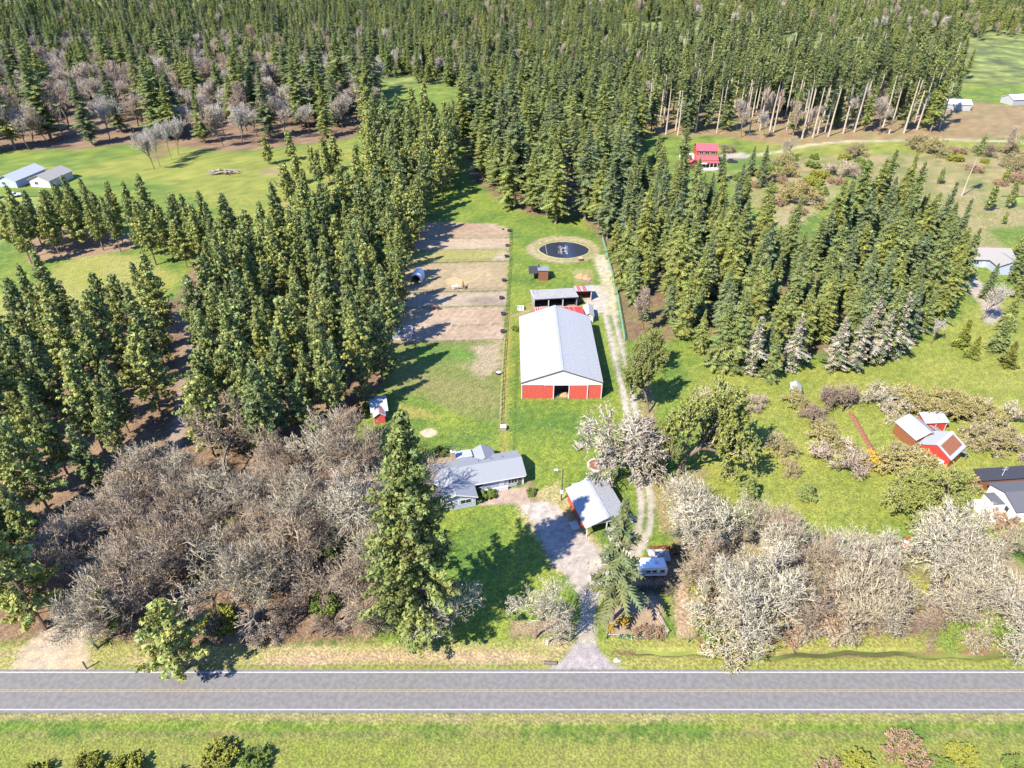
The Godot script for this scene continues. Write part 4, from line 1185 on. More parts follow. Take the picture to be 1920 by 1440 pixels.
func make_building_materials() -> void:
	var blotch := noise_tex(51, 0.02, 0.8, 1.0, 5)
	var streak := noise_tex(52, 0.05, 0.72, 1.0, 5)
	worn("white metal roof", 0.37, 0.38, 0.395, 0.5, noise_tex(56, 0.03, 0.72, 1.0, 5), 0.16)
	worn("red metal siding", 0.50, 0.085, 0.07, 0.5, blotch, 0.2)
	worn("white metal siding", 0.52, 0.51, 0.50, 0.5, blotch, 0.2)
	worn("white trim", 0.55, 0.55, 0.55, 0.6, blotch, 0.3)
	worn("dark trim", 0.10, 0.085, 0.085, 0.6, blotch, 0.3)
	worn("grey trim", 0.30, 0.32, 0.35, 0.6, blotch, 0.3)
	worn("grey shingles", 0.30, 0.32, 0.355, 0.95, noise_tex(53, 0.12, 0.55, 1.0, 4), 0.35)
	worn("pale shingles", 0.36, 0.34, 0.33, 0.95, mats["grey shingles"].albedo_texture, 0.25)
	worn("dark shingles", 0.12, 0.125, 0.145, 0.95, mats["grey shingles"].albedo_texture, 0.35)
	worn("black roofing", 0.03, 0.03, 0.036, 0.7, blotch, 0.2)
	worn("blue-grey boards", 0.33, 0.39, 0.50, 0.8, blotch, 0.3)
	worn("brown boards", 0.22, 0.085, 0.045, 0.85, streak, 0.5)
	worn("weathered wood", 0.30, 0.265, 0.225, 0.9, streak, 0.6)
	worn("dark wood", 0.085, 0.07, 0.06, 0.9, streak, 0.6)
	worn("brick", 0.42, 0.29, 0.22, 0.9, streak, 0.8)
	worn("concrete", 0.46, 0.44, 0.41, 0.9, blotch, 0.4)
	worn("faded red roof", 0.46, 0.085, 0.10, 0.5, blotch, 0.15)
	worn("red panel", 0.50, 0.05, 0.035, 0.5, streak, 0.3)
	worn("rusty iron", 0.36, 0.125, 0.05, 0.85, noise_tex(54, 0.04, 0.4, 1.0, 5), 0.25)
	worn("galvanised iron", 0.38, 0.40, 0.43, 0.5, streak, 0.3)
	worn("freckled white roof", 0.40, 0.385, 0.37, 0.6, noise_tex(55, 0.06, 0.6, 1.0, 4), 0.22)
	worn("sawdust", 0.40, 0.235, 0.125, 0.95, streak, 0.6)
	worn("earth floor", 0.22, 0.16, 0.11, 0.95, streak, 0.4)
	plain("glass", 0.02, 0.025, 0.03, 0.12)
	plain("black rubber", 0.018, 0.018, 0.02, 0.8)
	plain("bright white", 0.6, 0.6, 0.6, 0.5)
	plain("aluminium", 0.62, 0.65, 0.69, 0.35, 0.25)


func build_structures() -> void:
	make_building_materials()
	build_barn()
	build_sheds()
	build_house()
	build_garage()
	build_orchard_buildings()
	build_far_houses()
	build_pond()


func build_barn() -> void:
	var w := 18.0
	var d := 30.0
	var eave := 4.35
	var top := 7.6
	var o := thing("barn", "long red barn with white metal roof and sliding door left open", "barn", Vector3(11.05, 0, -140.2), 0.005)
	var red: Material = mats["red metal siding"]
	var white: Material = mats["white metal siding"]
	gable_roof(o, w, d, eave, top, 0.15, mats["white metal roof"], 0.46, mats["grey trim"])
	rake_trim(o, w, d, eave, top, 0.15, mats["dark trim"])
	# front gable and the wall below it: door opening from x -1.85 to 1.55
	var g := Shape.new()
	g.slab(PackedVector2Array([Vector2(-w / 2, 3.75), Vector2(w / 2, 3.75), Vector2(w / 2, eave), Vector2(0, top), Vector2(-w / 2, eave)]), d / 2 - 0.1, d / 2)
	part(o, "gable", g, mats["bright white"])
	var wall := Shape.new()
	wall.box(Vector3(-5.43, 1.87, d / 2 - 0.05), Vector3(7.14, 3.74, 0.1))
	siding(wall, -9.0, -1.9, 0, 3.74, d / 2, 0.3)
	part(o, "front_wall", wall, red)
	var wall2 := Shape.new()
	wall2.box(Vector3(7.3, 1.87, d / 2 - 0.05), Vector3(3.4, 3.74, 0.1))
	siding(wall2, 5.6, 9.0, 0, 3.74, d / 2, 0.3)
	part(o, "front_wall", wall2, red)
	var door := Shape.new()
	door.box(Vector3(3.72, 1.85, d / 2 + 0.12), Vector3(4.1, 3.66, 0.06))
	siding(door, 1.75, 5.7, 0.06, 3.62, d / 2 + 0.15, 0.3)
	part(o, "sliding_door", door, red)
	for x in [-8.93, -1.83, 1.62, 5.78, 8.93]:
		boxpart(o, "white_post", Vector3(x, 1.87, d / 2 + (0.06 if absf(x) > 8.0 else 0.19)), Vector3(0.2, 3.74, 0.08), mats["white trim"])
	boxpart(o, "door_track", Vector3(1.0, 3.78, d / 2 + 0.12), Vector3(10.0, 0.16, 0.2), mats["white trim"])
	for x in [-w / 2 + 0.05, w / 2 - 0.05]:
		var side := Shape.new()
		side.box(Vector3(x, eave / 2, 0), Vector3(0.1, eave, d - 0.22))
		var z := -d / 2 + 0.3
		while z < d / 2 - 0.2:
			side.box(Vector3(x + signf(x) * 0.05, eave / 2, z), Vector3(0.05, eave - 0.02, 0.06))
			z += 0.3
		part(o, "side_wall", side, red)
	part(o, "rear_wall", gable_wall(w, eave, top, -d / 2 + 0.05, 0.1), red)
	boxpart(o, "floor", Vector3(0, 0.02, 0), Vector3(w - 0.3, 0.06, d - 0.3), mats["earth floor"])
	# rails of the riding pen inside the open door
	for y in [0.55, 1.0]:
		boxpart(o, "pen_rail", Vector3(0, y, d / 2 - 3.0), Vector3(w - 0.6, 0.12, 0.05), mats["weathered wood"])
	var heap := Shape.new()
	heap.tint = Color(1, 1, 1)
	mound(heap, Vector3(0.9, 0, d / 2 - 1.2), 1.6, 1.0, 0.75, 7)
	tag(part(self, "sawdust_heap", shifted(heap, o.transform), mats["sawdust"]), "tan heap of sawdust just inside the barn's open door", "heap")
	taken["sawdust_heap"] = 0


func shifted(s: Shape, t: Transform3D) -> Shape:
	for i in s.v.size():
		s.v[i] = t * s.v[i]
		s.n[i] = t.basis * s.n[i]
	return s


# a lumpy heap on the ground
func mound(s: Shape, at: Vector3, rx: float, rz: float, h: float, seed_: int, n := 18, m := 6) -> void:
	var f := FastNoiseLite.new()
	f.seed = seed_
	f.frequency = 0.6
	var row := func(j: int) -> Array:
		var out := []
		var u := float(j) / m
		for i in n:
			var t := TAU * i / n
			var p := Vector3(cos(t) * rx * u, 0, sin(t) * rz * u)
			var k := 1.0 + 0.35 * f.get_noise_2d(p.x * 2.0 + at.x, p.z * 2.0 + at.z) / maxf(0.4, 1.0)
			out.append(at + Vector3(p.x * k, h * (cos(u * PI) * 0.5 + 0.5) * (1.0 + 0.5 * f.get_noise_2d(p.x * 3.0, p.z * 3.0)) - 0.03, p.z * k))
		return out
	for j in m:
		var a: Array = row.call(j)
		var b: Array = row.call(j + 1)
		for i in n:
			var k := (i + 1) % n
			s.quad(a[i], b[i], b[k], a[k])


func box_shed(o: Node, w: float, d: float, h: float, wall: Material, open_front := false, thick := 0.1) -> void:
	boxpart(o, "wall", Vector3(-w / 2 + thick / 2, h / 2, 0), Vector3(thick, h, d - 0.02), wall)
	boxpart(o, "wall", Vector3(w / 2 - thick / 2, h / 2, 0), Vector3(thick, h, d - 0.02), wall)
	boxpart(o, "wall", Vector3(0, h / 2, -d / 2 + thick / 2), Vector3(w - 2 * thick - 0.01, h, thick), wall)
	if not open_front:
		boxpart(o, "wall", Vector3(0, h / 2, d / 2 - thick / 2), Vector3(w - 2 * thick - 0.01, h, thick), wall)


# a single-pitch roof rising towards -z, panels laid across x
func lean_roof(o: Node, w: float, d: float, front: float, back: float, over: float, m: Material, pitch: float) -> void:
	var s := Shape.new()
	var k := (back - front) / d
	var a := Vector3(0, front - over * k + 0.1, d / 2 + over)
	var b := Vector3(0, back + over * k + 0.1, -d / 2 - over)
	var z := (a - b).normalized()
	var y := z.cross(Vector3.RIGHT).normalized()
	var turn := Basis(Vector3.RIGHT, y, z)
	s.box((a + b) / 2, Vector3(w + 2 * over, 0.08, a.distance_to(b)), turn)
	var x := -w / 2 - over + pitch / 2
	while pitch > 0.0 and x < w / 2 + over:
		s.box((a + b) / 2 + turn.y * 0.05 + Vector3(x, 0, 0), Vector3(0.06, 0.04, a.distance_to(b) - 0.02), turn)
		x += pitch
	part(o, "roof", s, m)


func small_gable(called: String, label: String, category: String, at: Vector3, turn: float, w: float, d: float, eave: float, top: float, roof: Material, wall: Material, over := 0.25, pitch := 0.4, front := true) -> Node3D:
	var o := thing(called, label, category, at, turn)
	gable_roof(o, w, d, eave, top, over, roof, pitch, null, 0.07)
	for x in [-w / 2 + 0.04, w / 2 - 0.04]:
		boxpart(o, "side_wall", Vector3(x, eave / 2, 0), Vector3(0.08, eave, d - 0.18), wall)
	if front:
		part(o, "front_wall", gable_wall(w, eave, top, d / 2 - 0.04, 0.08), wall)
	part(o, "rear_wall", gable_wall(w, eave, top, -d / 2 + 0.04, 0.08), wall)
	return o


func build_sheds() -> void:
	# red-roofed lean-to against the barn's back wall
	var o := thing("lean_to", "red-roofed lean-to with white seams against the barn's back wall", "lean-to", Vector3(12.5, 0, -160.2), deg_to_rad(3.0))
	lean_roof(o, 12.6, 6.6, 3.6, 2.7, 0.15, mats["red panel"], 0.0)
	for i in 13:
		boxpart(o, "seam", Vector3(-6.2 + i * 0.62 if i < 8 else -1.0 + (i - 8) * 1.3, 3.31, 0.0), Vector3(0.16 if i < 8 else 0.06, 0.03, 6.75), mats["white trim"], Basis(Vector3.RIGHT, -atan(0.9 / 6.6)))
	boxpart(o, "fascia", Vector3(0, 2.72, -3.5), Vector3(12.95, 0.26, 0.08), mats["white trim"])
	box_shed(o, 12.6, 6.5, 2.6, mats["red metal siding"])
	# loafing shed with three dark bays
	var s := thing("open_shed", "long white shed with freckled roof and three dark open bays", "shed", Vector3(11.7, 0, -171.3), deg_to_rad(7.2))
	lean_roof(s, 12.0, 6.6, 3.2, 2.4, 0.3, mats["freckled white roof"], 0.0)
	box_shed(s, 12.0, 6.4, 2.3, mats["weathered wood"], true)
	for x in [-2.0, 2.0]:
		boxpart(s, "post", Vector3(x, 1.55, 3.1), Vector3(0.2, 3.1, 0.2), mats["white trim"])
		boxpart(s, "stall_divider", Vector3(x, 1.1, -0.1), Vector3(0.1, 2.2, 5.9), mats["dark wood"])
	boxpart(s, "header", Vector3(0, 3.0, 3.22), Vector3(12.0, 0.3, 0.06), mats["white trim"])
	boxpart(s, "side_panel", Vector3(-5.96, 2.7, 0.2), Vector3(0.1, 0.9, 5.9), mats["white trim"])
	boxpart(s, "floor", Vector3(0, 0.02, 0), Vector3(11.7, 0.05, 6.1), mats["earth floor"])
	rng.seed = 77
	var holes := Shape.new()
	for i in 95:
		var z := rnd(-2.9, 3.0)
		var y := 2.8 - 0.8 / 6.6 * -z + 0.145
		holes.box(Vector3(rnd(-5.6, 5.9), y, z), Vector3(rnd(0.08, 0.26), 0.02, rnd(0.08, 0.22)), Basis(Vector3.UP, rnd(0, 3)))
	part(s, "moss_spots", holes, mats["dark wood"]).set_meta("kind", "stuff")
	# annex with the red and white striped roof
	var t := thing("open_shed", "short shed with red and white striped roof and dark open front", "shed", Vector3(20.1, 0, -174.5), deg_to_rad(3.0))
	lean_roof(t, 4.4, 3.9, 3.0, 2.5, 0.2, mats["white metal roof"], 0.0)
	for x in [-1.5, -1.0, 0.1, 0.6]:
		boxpart(t, "red_panel", Vector3(x, 2.905, 0.0), Vector3(0.36, 0.025, 4.2), mats["red panel"], Basis(Vector3.RIGHT, -atan(0.5 / 3.9)))
	box_shed(t, 4.4, 3.8, 2.4, mats["red metal siding"], true)
	boxpart(t, "post", Vector3(2.1, 1.5, 1.85), Vector3(0.16, 3.0, 0.16), mats["white trim"])
	# white gabled shed at the barn's rear corner
	small_gable("small_shed", "small white gabled shed beside the barn's rear corner", "shed", Vector3(20.6, 0, -162.5), deg_to_rad(-2.0), 2.3, 5.4, 2.2, 2.9, mats["white metal roof"], mats["white metal siding"])
	# brown woodshed and its dark panel roof
	var b := thing("woodshed", "brown board shed with grey roof and black lean-to roof beside it", "shed", Vector3(9.3, 0, -187.8), 0.0)
	lean_roof(b, 2.9, 4.8, 3.2, 2.3, 0.2, mats["grey shingles"], 0.45)
	boxpart(b, "side_wall", Vector3(-1.4, 1.2, 0), Vector3(0.08, 2.4, 4.7), mats["brown boards"])
	boxpart(b, "side_wall", Vector3(1.4, 1.2, 0), Vector3(0.08, 2.4, 4.7), mats["brown boards"])
	boxpart(b, "rear_wall", Vector3(0, 1.15, -2.35), Vector3(2.7, 2.3, 0.08), mats["brown boards"])
	for i in 12:
		boxpart(b, "board", Vector3(-1.33 + i * 0.2418, 1.52, 2.36 + (0.012 if i % 2 else 0.0)), Vector3(0.232, 3.04, 0.06), mats["brown boards"])
	var lean := Shape.new()
	lean.box(Vector3(-2.95, 2.5, 0.15), Vector3(2.7, 0.07, 5.2), Basis(Vector3.FORWARD, -0.06))
	part(b, "lean_to_roof", lean, mats["black roofing"])
	for z in [-2.2, 2.5]:
		boxpart(b, "post", Vector3(-4.15, 1.2, z), Vector3(0.12, 2.4, 0.12), mats["weathered wood"])
	boxpart(b, "chimney_pipe", Vector3(-1.25, 3.1, -1.2), Vector3(0.4, 0.9, 0.4), mats["black rubber"])
	# hen sheds by the oaks
	var h := thing("hen_shed", "grey-roofed shed behind the little red shed at the pasture corner", "shed", Vector3(-29.2, 0, -120.4), deg_to_rad(14.0))
	var hb := Node3D.new()
	hb.name = "shell"
	h.add_child(hb)
	hb.rotation.y = PI / 2
	gable_roof(hb, 5.6, 3.4, 1.9, 3.0, 0.2, mats["galvanised iron"], 0.4, null, 0.07)
	for x in [-2.75, 2.75]:
		boxpart(hb, "side_wall", Vector3(x, 0.95, 0), Vector3(0.08, 1.9, 3.2), mats["weathered wood"])
	for z in [-1.6, 1.6]:
		part(hb, "gable_wall", gable_wall(5.6, 1.9, 3.0, z, 0.08), mats["weathered wood"])
	var r := small_gable("hen_shed", "little red shed with patchy red and white roof", "shed", Vector3(-28.55, 0, -117.2), deg_to_rad(14.0), 2.2, 2.6, 2.0, 2.75, mats["white metal roof"], mats["red metal siding"], 0.25, 0.4)
	var k := 0.75 / 1.1
	for i in 4:
		boxpart(r, "red_panel", Vector3(0.62, 2.75 - 0.62 * k + 0.15, -1.2 + i * 0.62), Vector3(1.05, 0.03, 0.34), mats["red panel"], Basis(Vector3.FORWARD, atan(k)))
	boxpart(r, "red_panel", Vector3(-0.7, 2.75 - 0.7 * k + 0.15, -0.5), Vector3(0.6, 0.03, 0.5), mats["sawdust"], Basis(Vector3.FORWARD, -atan(k)))
	# hoop shelter
	var a := thing("hoop_shelter", "white arched hoop shelter with dark open end at the pines' edge", "shelter", Vector3(-28.2, 0, -186.0), deg_to_rad(-8.0))
	var cover := Shape.new()
	var hoop := Shape.new()
	var inner := Shape.new()
	var arc: Array[Vector2] = []
	for i in 13:
		var u := PI * i / 12.0
		arc.append(Vector2(-cos(u) * 1.6, minf(1.0, sin(u) * 2.2) * 1.5 + maxf(0.0, sin(u) - 0.3) * 1.7))
	for i in 12:
		for q in [[cover, 0.0], [inner, -0.03]]:
			var e: Vector2 = arc[i] * (1.0 + q[1])
			var f: Vector2 = arc[i + 1] * (1.0 + q[1])
			q[0].quad(Vector3(e.x, e.y, 2.4), Vector3(e.x, e.y, -2.4), Vector3(f.x, f.y, -2.4), Vector3(f.x, f.y, 2.4))
		for z in [-2.4, 0.0, 2.4]:
			hoop.tube(Vector3(arc[i].x, arc[i].y, z), Vector3(arc[i + 1].x, arc[i + 1].y, z), 0.05, 0.05, 5, false)
	part(a, "cover", cover, mats["bright white"])
	part(a, "lining", inner, mats["galvanised iron"])
	part(a, "hoops", hoop, mats["galvanised iron"]).name = "hoop_frame"
	var back := Shape.new()
	var outline := PackedVector2Array()
	for p in arc:
		outline.append(Vector2(-p.x, p.y) * 0.97)
	back.slab(outline, -2.36, -2.33)
	part(a, "end_wall", back, mats["galvanised iron"])


func build_house() -> void:
	var turn := deg_to_rad(14.6)
	var o := thing("house", "low ranch house with grey shingle roof and blue-grey walls", "house", Vector3(-7.6, 0, -98.0), turn)
	var roof: Material = mats["grey shingles"]
	var wall: Material = mats["blue-grey boards"]
	var white: Material = mats["white trim"]
	# main body: long axis along local x, 18.4 x 7
	var body := Node3D.new()
	body.name = "main_body"
	o.add_child(body)
	body.rotation.y = PI / 2
	gable_roof(body, 6.8, 18.6, 2.55, 3.9, 0.45, roof, 0.0, null, 0.14)
	for x in [-3.35, 3.35]:
		boxpart(body, "long_wall", Vector3(x, 1.28, 0), Vector3(0.1, 2.55, 18.4), wall)
	for z in [-9.25, 9.25]:
		part(body, "gable_wall", gable_wall(6.8, 2.55, 3.9, z, 0.1), wall)
	# gutter along the front eave
	boxpart(o, "gutter", Vector3(4.4, 2.44, 3.92), Vector3(10.2, 0.12, 0.1), white)
	# wing towards the lawn
	var wing := Node3D.new()
	wing.name = "front_wing"
	o.add_child(wing)
	wing.position = Vector3(-4.4, 0, 4.0)
	gable_roof(wing, 7.2, 5.6, 2.55, 3.85, 0.4, roof, 0.0, null, 0.14)
	part(wing, "gable_wall", gable_wall(7.2, 2.55, 3.85, 2.75, 0.1), wall)
	for x in [-3.55, 3.55]:
		boxpart(wing, "side_wall", Vector3(x, 1.27, 0.2), Vector3(0.1, 2.54, 5.0), wall)
	rake_trim(wing, 7.2, 5.6, 2.55, 3.85, 0.4, white)
	window_on(o, wing.position + Vector3(-1.75, 1.5, 2.8), Vector2(1.9, 1.05), 0.0, white, 2)
	window_on(o, wing.position + Vector3(1.75, 1.6, 2.8), Vector2(2.1, 1.1), 0.0, white, 2)
	for x in [-2.95, -0.55, 0.45, 3.05]:
		boxpart(wing, "shutter", Vector3(x, 1.55, 2.82), Vector3(0.28, 1.1, 0.04), white)
	# front windows and door of the main body
	window_on(o, Vector3(0.6, 1.6, 3.41), Vector2(1.5, 0.9), 0.0, white, 2)
	window_on(o, Vector3(7.1, 1.45, 3.41), Vector2(1.9, 1.5), 0.0, white, 3)
	boxpart(o, "door", Vector3(5.0, 1.05, 3.42), Vector3(0.95, 2.1, 0.06), white)
	boxpart(o, "corner_board", Vector3(9.15, 1.27, 3.42), Vector3(0.3, 2.54, 0.05), white)
	boxpart(o, "door", Vector3(8.35, 1.1, 3.43), Vector3(0.9, 2.1, 0.05), mats["dark trim"])
	boxpart(o, "low_wall", Vector3(3.3, 0.45, 4.0), Vector3(5.4, 0.9, 0.25), white)
	# rear additions
	boxpart(o, "flat_roof", Vector3(-0.9, 2.95, -4.75), Vector3(3.6, 0.12, 2.2), mats["white metal roof"])
	boxpart(o, "rear_wall", Vector3(-0.9, 1.45, -4.6), Vector3(3.3, 2.88, 1.8), wall)
	var bay := Node3D.new()
	bay.name = "rear_bay"
	o.add_child(bay)
	bay.position = Vector3(3.0, 0, -4.0)
	gable_roof(bay, 4.2, 3.6, 2.3, 3.5, 0.3, roof, 0.0, null, 0.12)
	part(bay, "gable_wall", gable_wall(4.2, 2.3, 3.5, -1.75, 0.1), wall)
	for x in [-2.05, 2.05]:
		boxpart(bay, "side_wall", Vector3(x, 1.14, 0), Vector3(0.1, 2.28, 3.3), wall)
	var ch := boxpart(o, "chimney", Vector3(-2.9, 2.3, -4.1), Vector3(0.85, 4.6, 0.7), mats["brick"])
	boxpart(ch, "chimney_cap", Vector3(-2.9, 4.66, -4.1), Vector3(0.98, 0.1, 0.84), mats["concrete"])
	var fl := Shape.new()
	fl.tube(Vector3(-2.9, 4.7, -4.1), Vector3(-2.9, 5.4, -4.1), 0.12, 0.12, 8)
	part(ch, "flue", fl, mats["dark trim"])
	for q in [Vector3(1.5, 3.62, -1.2), Vector3(4.0, 3.5, -1.4), Vector3(6.2, 3.55, -1.3)]:
		var v := Shape.new()
		v.tube(q, q + Vector3(0, 0.45, 0), 0.07, 0.07, 7)
		part(o, "roof_vent", v, mats["dark trim"])
	boxpart(o, "skylight", Vector3(-7.3, 3.35, 2.6), Vector3(0.8, 0.08, 1.3), mats["bright white"], Basis(Vector3.RIGHT, 0.37))


func build_garage() -> void:
	var o := thing("garage", "red-walled garage with bright white metal roof beside the driveway", "garage", Vector3(15.3, 0, -89.1), deg_to_rad(16.1))
	var w := 7.6
	var d := 9.6
	gable_roof(o, w, d, 2.7, 4.1, 0.4, mats["white metal roof"], 0.46, mats["grey trim"])
	for x in [-w / 2 + 0.05, w / 2 - 0.05]:
		var s := Shape.new()
		s.box(Vector3(x, 1.34, -1.2), Vector3(0.1, 2.68, d - 2.6))
		var z := -d / 2 + 0.3
		while z < d / 2 - 2.6:
			s.box(Vector3(x + signf(x) * 0.05, 1.34, z), Vector3(0.05, 2.66, 0.06))
			z += 0.3
		part(o, "side_wall", s, mats["red metal siding"])
	part(o, "rear_wall", gable_wall(w, 2.7, 4.1, -d / 2 + 0.05, 0.1), mats["red metal siding"])
	part(o, "front_wall", gable_wall(w, 2.7, 4.1, d / 2 - 2.4, 0.1), mats["red metal siding"])
	for x in [-w / 2 + 0.12, 0.0, w / 2 - 0.12]:
		boxpart(o, "porch_post", Vector3(x, 1.34, d / 2 - 0.1), Vector3(0.16, 2.66 if x != 0.0 else 2.68, 0.16), mats["white trim"])
	boxpart(o, "porch_beam", Vector3(0, 2.78, d / 2 - 0.1), Vector3(w - 0.1, 0.2, 0.14), mats["white trim"])
	for x in [-1.85, 1.85]:
		var dr := boxpart(o, "garage_door", Vector3(x, 1.15, d / 2 - 2.31), Vector3(2.7, 2.3, 0.06), mats["white trim"])
		for k in 4:
			boxpart(dr, "panel", Vector3(x, 0.33 + k * 0.56, d / 2 - 2.27), Vector3(2.5, 0.46, 0.03), mats["white metal siding"])
	var dw := boxpart(o, "side_door", Vector3(-w / 2 - 0.02, 1.05, 1.2), Vector3(0.05, 2.05, 0.9), mats["dark trim"])
	boxpart(dw, "handle", Vector3(-w / 2 - 0.07, 1.0, 1.5), Vector3(0.06, 0.06, 0.12), mats["galvanised iron"])
	boxpart(o, "rear_shelf_roof", Vector3(0.3, 2.95, -d / 2 - 0.65), Vector3(6.2, 0.06, 0.7), mats["white metal roof"])
	boxpart(o, "concrete_pad", Vector3(-w / 2 - 0.9, 0.06, 1.6), Vector3(1.6, 0.12, 2.0), mats["concrete"])
	# light pole beside it
	var p := thing("light_pole", "tall dark light pole with lamp arm beside the garage", "pole", Vector3(9.2, 0, -92.7))
	var s := Shape.new()
	s.tube(Vector3(0, -0.2, 0), Vector3(0, 7.7, 0), 0.13, 0.10, 8)
	part(p, "pole", s, mats["dark wood"])
	var arm := Shape.new()
	arm.bar(Vector3(0, 7.5, 0), Vector3(-1.0, 7.65, 0.1), 0.07, 0.07)
	part(p, "arm", arm, mats["galvanised iron"])
	boxpart(p, "lamp_head", Vector3(-1.25, 7.62, 0.12), Vector3(0.7, 0.18, 0.35), mats["white trim"])
	boxpart(p, "meter_box", Vector3(-0.05, 2.2, 0.2), Vector3(0.5, 0.7, 0.25), mats["white trim"])


func build_orchard_buildings() -> void:
	# rusty old barn: two roofs end to end along local z
	var o := thing("old_barn", "old barn with rusty orange roof and red walls in the orchard", "barn", Vector3(84.5, 0, -107.3), deg_to_rad(13.0))
	var far := Node3D.new()
	far.name = "rear_wing"
	o.add_child(far)
	far.position = Vector3(-0.3, 0, -3.4)
	gable_roof(far, 5.4, 6.0, 2.8, 4.2, 0.25, mats["freckled white roof"], 0.5, mats["galvanised iron"], 0.07)
	for x in [-2.65, 2.65]:
		boxpart(far, "side_wall", Vector3(x, 1.4, 0), Vector3(0.1, 2.8, 5.8), mats["rusty iron"])
	for z in [-2.95, 2.95]:
		part(far, "gable_wall", gable_wall(5.4, 2.8, 4.2, z, 0.1), mats["rusty iron"])
	var near := Node3D.new()
	near.name = "front_wing"
	o.add_child(near)
	near.position = Vector3(0.3, 0, 2.6)
	near.rotation.y = deg_to_rad(-64.0)
	gable_roof(near, 6.0, 6.2, 3.2, 4.9, 0.25, mats["galvanised iron"], 0.5, mats["white trim"], 0.07)
	for x in [-2.95, 2.95]:
		boxpart(near, "side_wall", Vector3(x, 1.6, 0), Vector3(0.1, 3.2, 6.0), mats["red panel"])
	for z in [-3.05, 3.05]:
		part(near, "gable_wall", gable_wall(6.0, 3.2, 4.9, z, 0.1), mats["red panel"])
	var k := 1.7 / 3.0
	for i in 5:
		boxpart(near, "rusty_sheet", Vector3(1.55 + rnd(-0.1, 0.1), 4.9 - 1.55 * k + 0.17, -2.2 + i * 1.1), Vector3(2.5, 0.03, 1.06), mats["rusty iron"], Basis(Vector3.FORWARD, atan(k)))
	for x in [-1.6, 1.6]:
		boxpart(near, "white_door", Vector3(x, 1.1, 3.13), Vector3(1.2, 2.2, 0.05), mats["white trim"])
	var side := Shape.new()
	side.box(Vector3(4.2, 2.3, 0.5), Vector3(2.4, 0.06, 9.0), Basis(Vector3.FORWARD, 0.42))
	part(o, "side_roof", side, mats["freckled white roof"])
	for z in [-3.6, 0.4, 4.6]:
		boxpart(o, "post", Vector3(5.1, 0.9, z), Vector3(0.14, 1.8, 0.14), mats["weathered wood"])
	# red shed behind
	var r := thing("shed", "red shed with white sloping roof behind the rusty barn", "shed", Vector3(89.0, 0, -114.6), deg_to_rad(4.0))
	lean_roof(r, 4.8, 2.6, 2.3, 2.9, 0.25, mats["white metal roof"], 0.45)
	box_shed(r, 4.8, 2.5, 2.3, mats["red panel"])
	for x in [-2.3, 0.0, 2.3]:
		boxpart(r, "white_post", Vector3(x, 1.15, 1.28), Vector3(0.14, 2.3, 0.05), mats["white trim"])
	var q := thing("shed", "small white-roofed shed with dark sides left behind the rusty barn", "shed", Vector3(83.9, 0, -114.0), deg_to_rad(13.0))
	lean_roof(q, 2.4, 2.0, 1.9, 2.3, 0.2, mats["white metal roof"], 0.4)
	box_shed(q, 2.4, 1.9, 1.85, mats["dark wood"])
	small_gable("orchard_shed", "small white gabled shed alone at the top of the orchard", "shed", Vector3(64.35, 0, -127.08), deg_to_rad(-12.0), 1.9, 2.4, 1.9, 2.6, mats["white metal roof"], mats["white metal siding"])
	# log shelter
	var l := thing("log_shelter", "low open shelter with white roof over stacked firewood", "shelter", Vector3(84.82, 0, -123.17), deg_to_rad(4.0))
	lean_roof(l, 3.6, 1.3, 1.9, 1.5, 0.15, mats["white metal roof"], 0.4)
	for x in [-1.7, 1.7]:
		for z in [-0.6, 0.6]:
			boxpart(l, "post", Vector3(x, 0.8, z), Vector3(0.1, 1.6, 0.1), mats["dark wood"])
	var logs := Shape.new()
	for row in 4:
		for c in 14:
			logs.tube(Vector3(-1.5 + c * 0.23 + 0.1 * (row % 2), 0.12 + row * 0.2, -0.45), Vector3(-1.5 + c * 0.23 + 0.1 * (row % 2), 0.12 + row * 0.2, 0.45), 0.105, 0.105, 6)
	var w := part(self, "firewood", shifted(logs, l.transform), mats["sawdust"])
	w.set_meta("kind", "stuff")
	tag(w, "firewood stacked under the low white-roofed shelter", "firewood")
	# white house at the right edge, with the dark-roofed building behind
	var d := thing("long_outbuilding", "long outbuilding with flat black roof behind the white house", "building", Vector3(96.5, 0, -97.3), deg_to_rad(5.5))
	lean_roof(d, 17.0, 2.6, 2.6, 2.9, 0.2, mats["black roofing"], 0.0)
	box_shed(d, 17.0, 2.5, 2.5, mats["brown boards"])
	var h := thing("white_house", "white house with dark grey roof at the right edge", "house", Vector3(95.2, 0, -91.0), deg_to_rad(5.5))
	var hb := Node3D.new()
	hb.name = "main_body"
	h.add_child(hb)
	hb.rotation.y = PI / 2
	gable_roof(hb, 7.0, 12.0, 2.9, 4.1, 0.35, mats["dark shingles"], 0.0, null, 0.12)
	for x in [-3.45, 3.45]:
		boxpart(hb, "long_wall", Vector3(x, 1.45, 0), Vector3(0.1, 2.9, 11.8), mats["bright white"])
	for z in [-5.95, 5.95]:
		part(hb, "gable_wall", gable_wall(7.0, 2.9, 4.1, z, 0.1), mats["bright white"])
	window_on(h, Vector3(-3.6, 1.6, 3.51), Vector2(1.3, 0.7), 0.0, mats["grey trim"], 1)
	window_on(h, Vector3(-6.02, 1.6, 1.6), Vector2(0.8, 1.0), -PI / 2, mats["dark trim"], 1)
	window_on(h, Vector3(-6.02, 1.6, 0.2), Vector2(0.8, 1.0), -PI / 2, mats["dark trim"], 1)
	boxpart(h, "porch_roof", Vector3(-7.3, 2.35, -0.4), Vector3(2.1, 0.12, 3.0), mats["dark shingles"])
	boxpart(h, "porch_wall", Vector3(-7.3, 1.15, -0.4), Vector3(1.9, 2.28, 2.8), mats["bright white"])
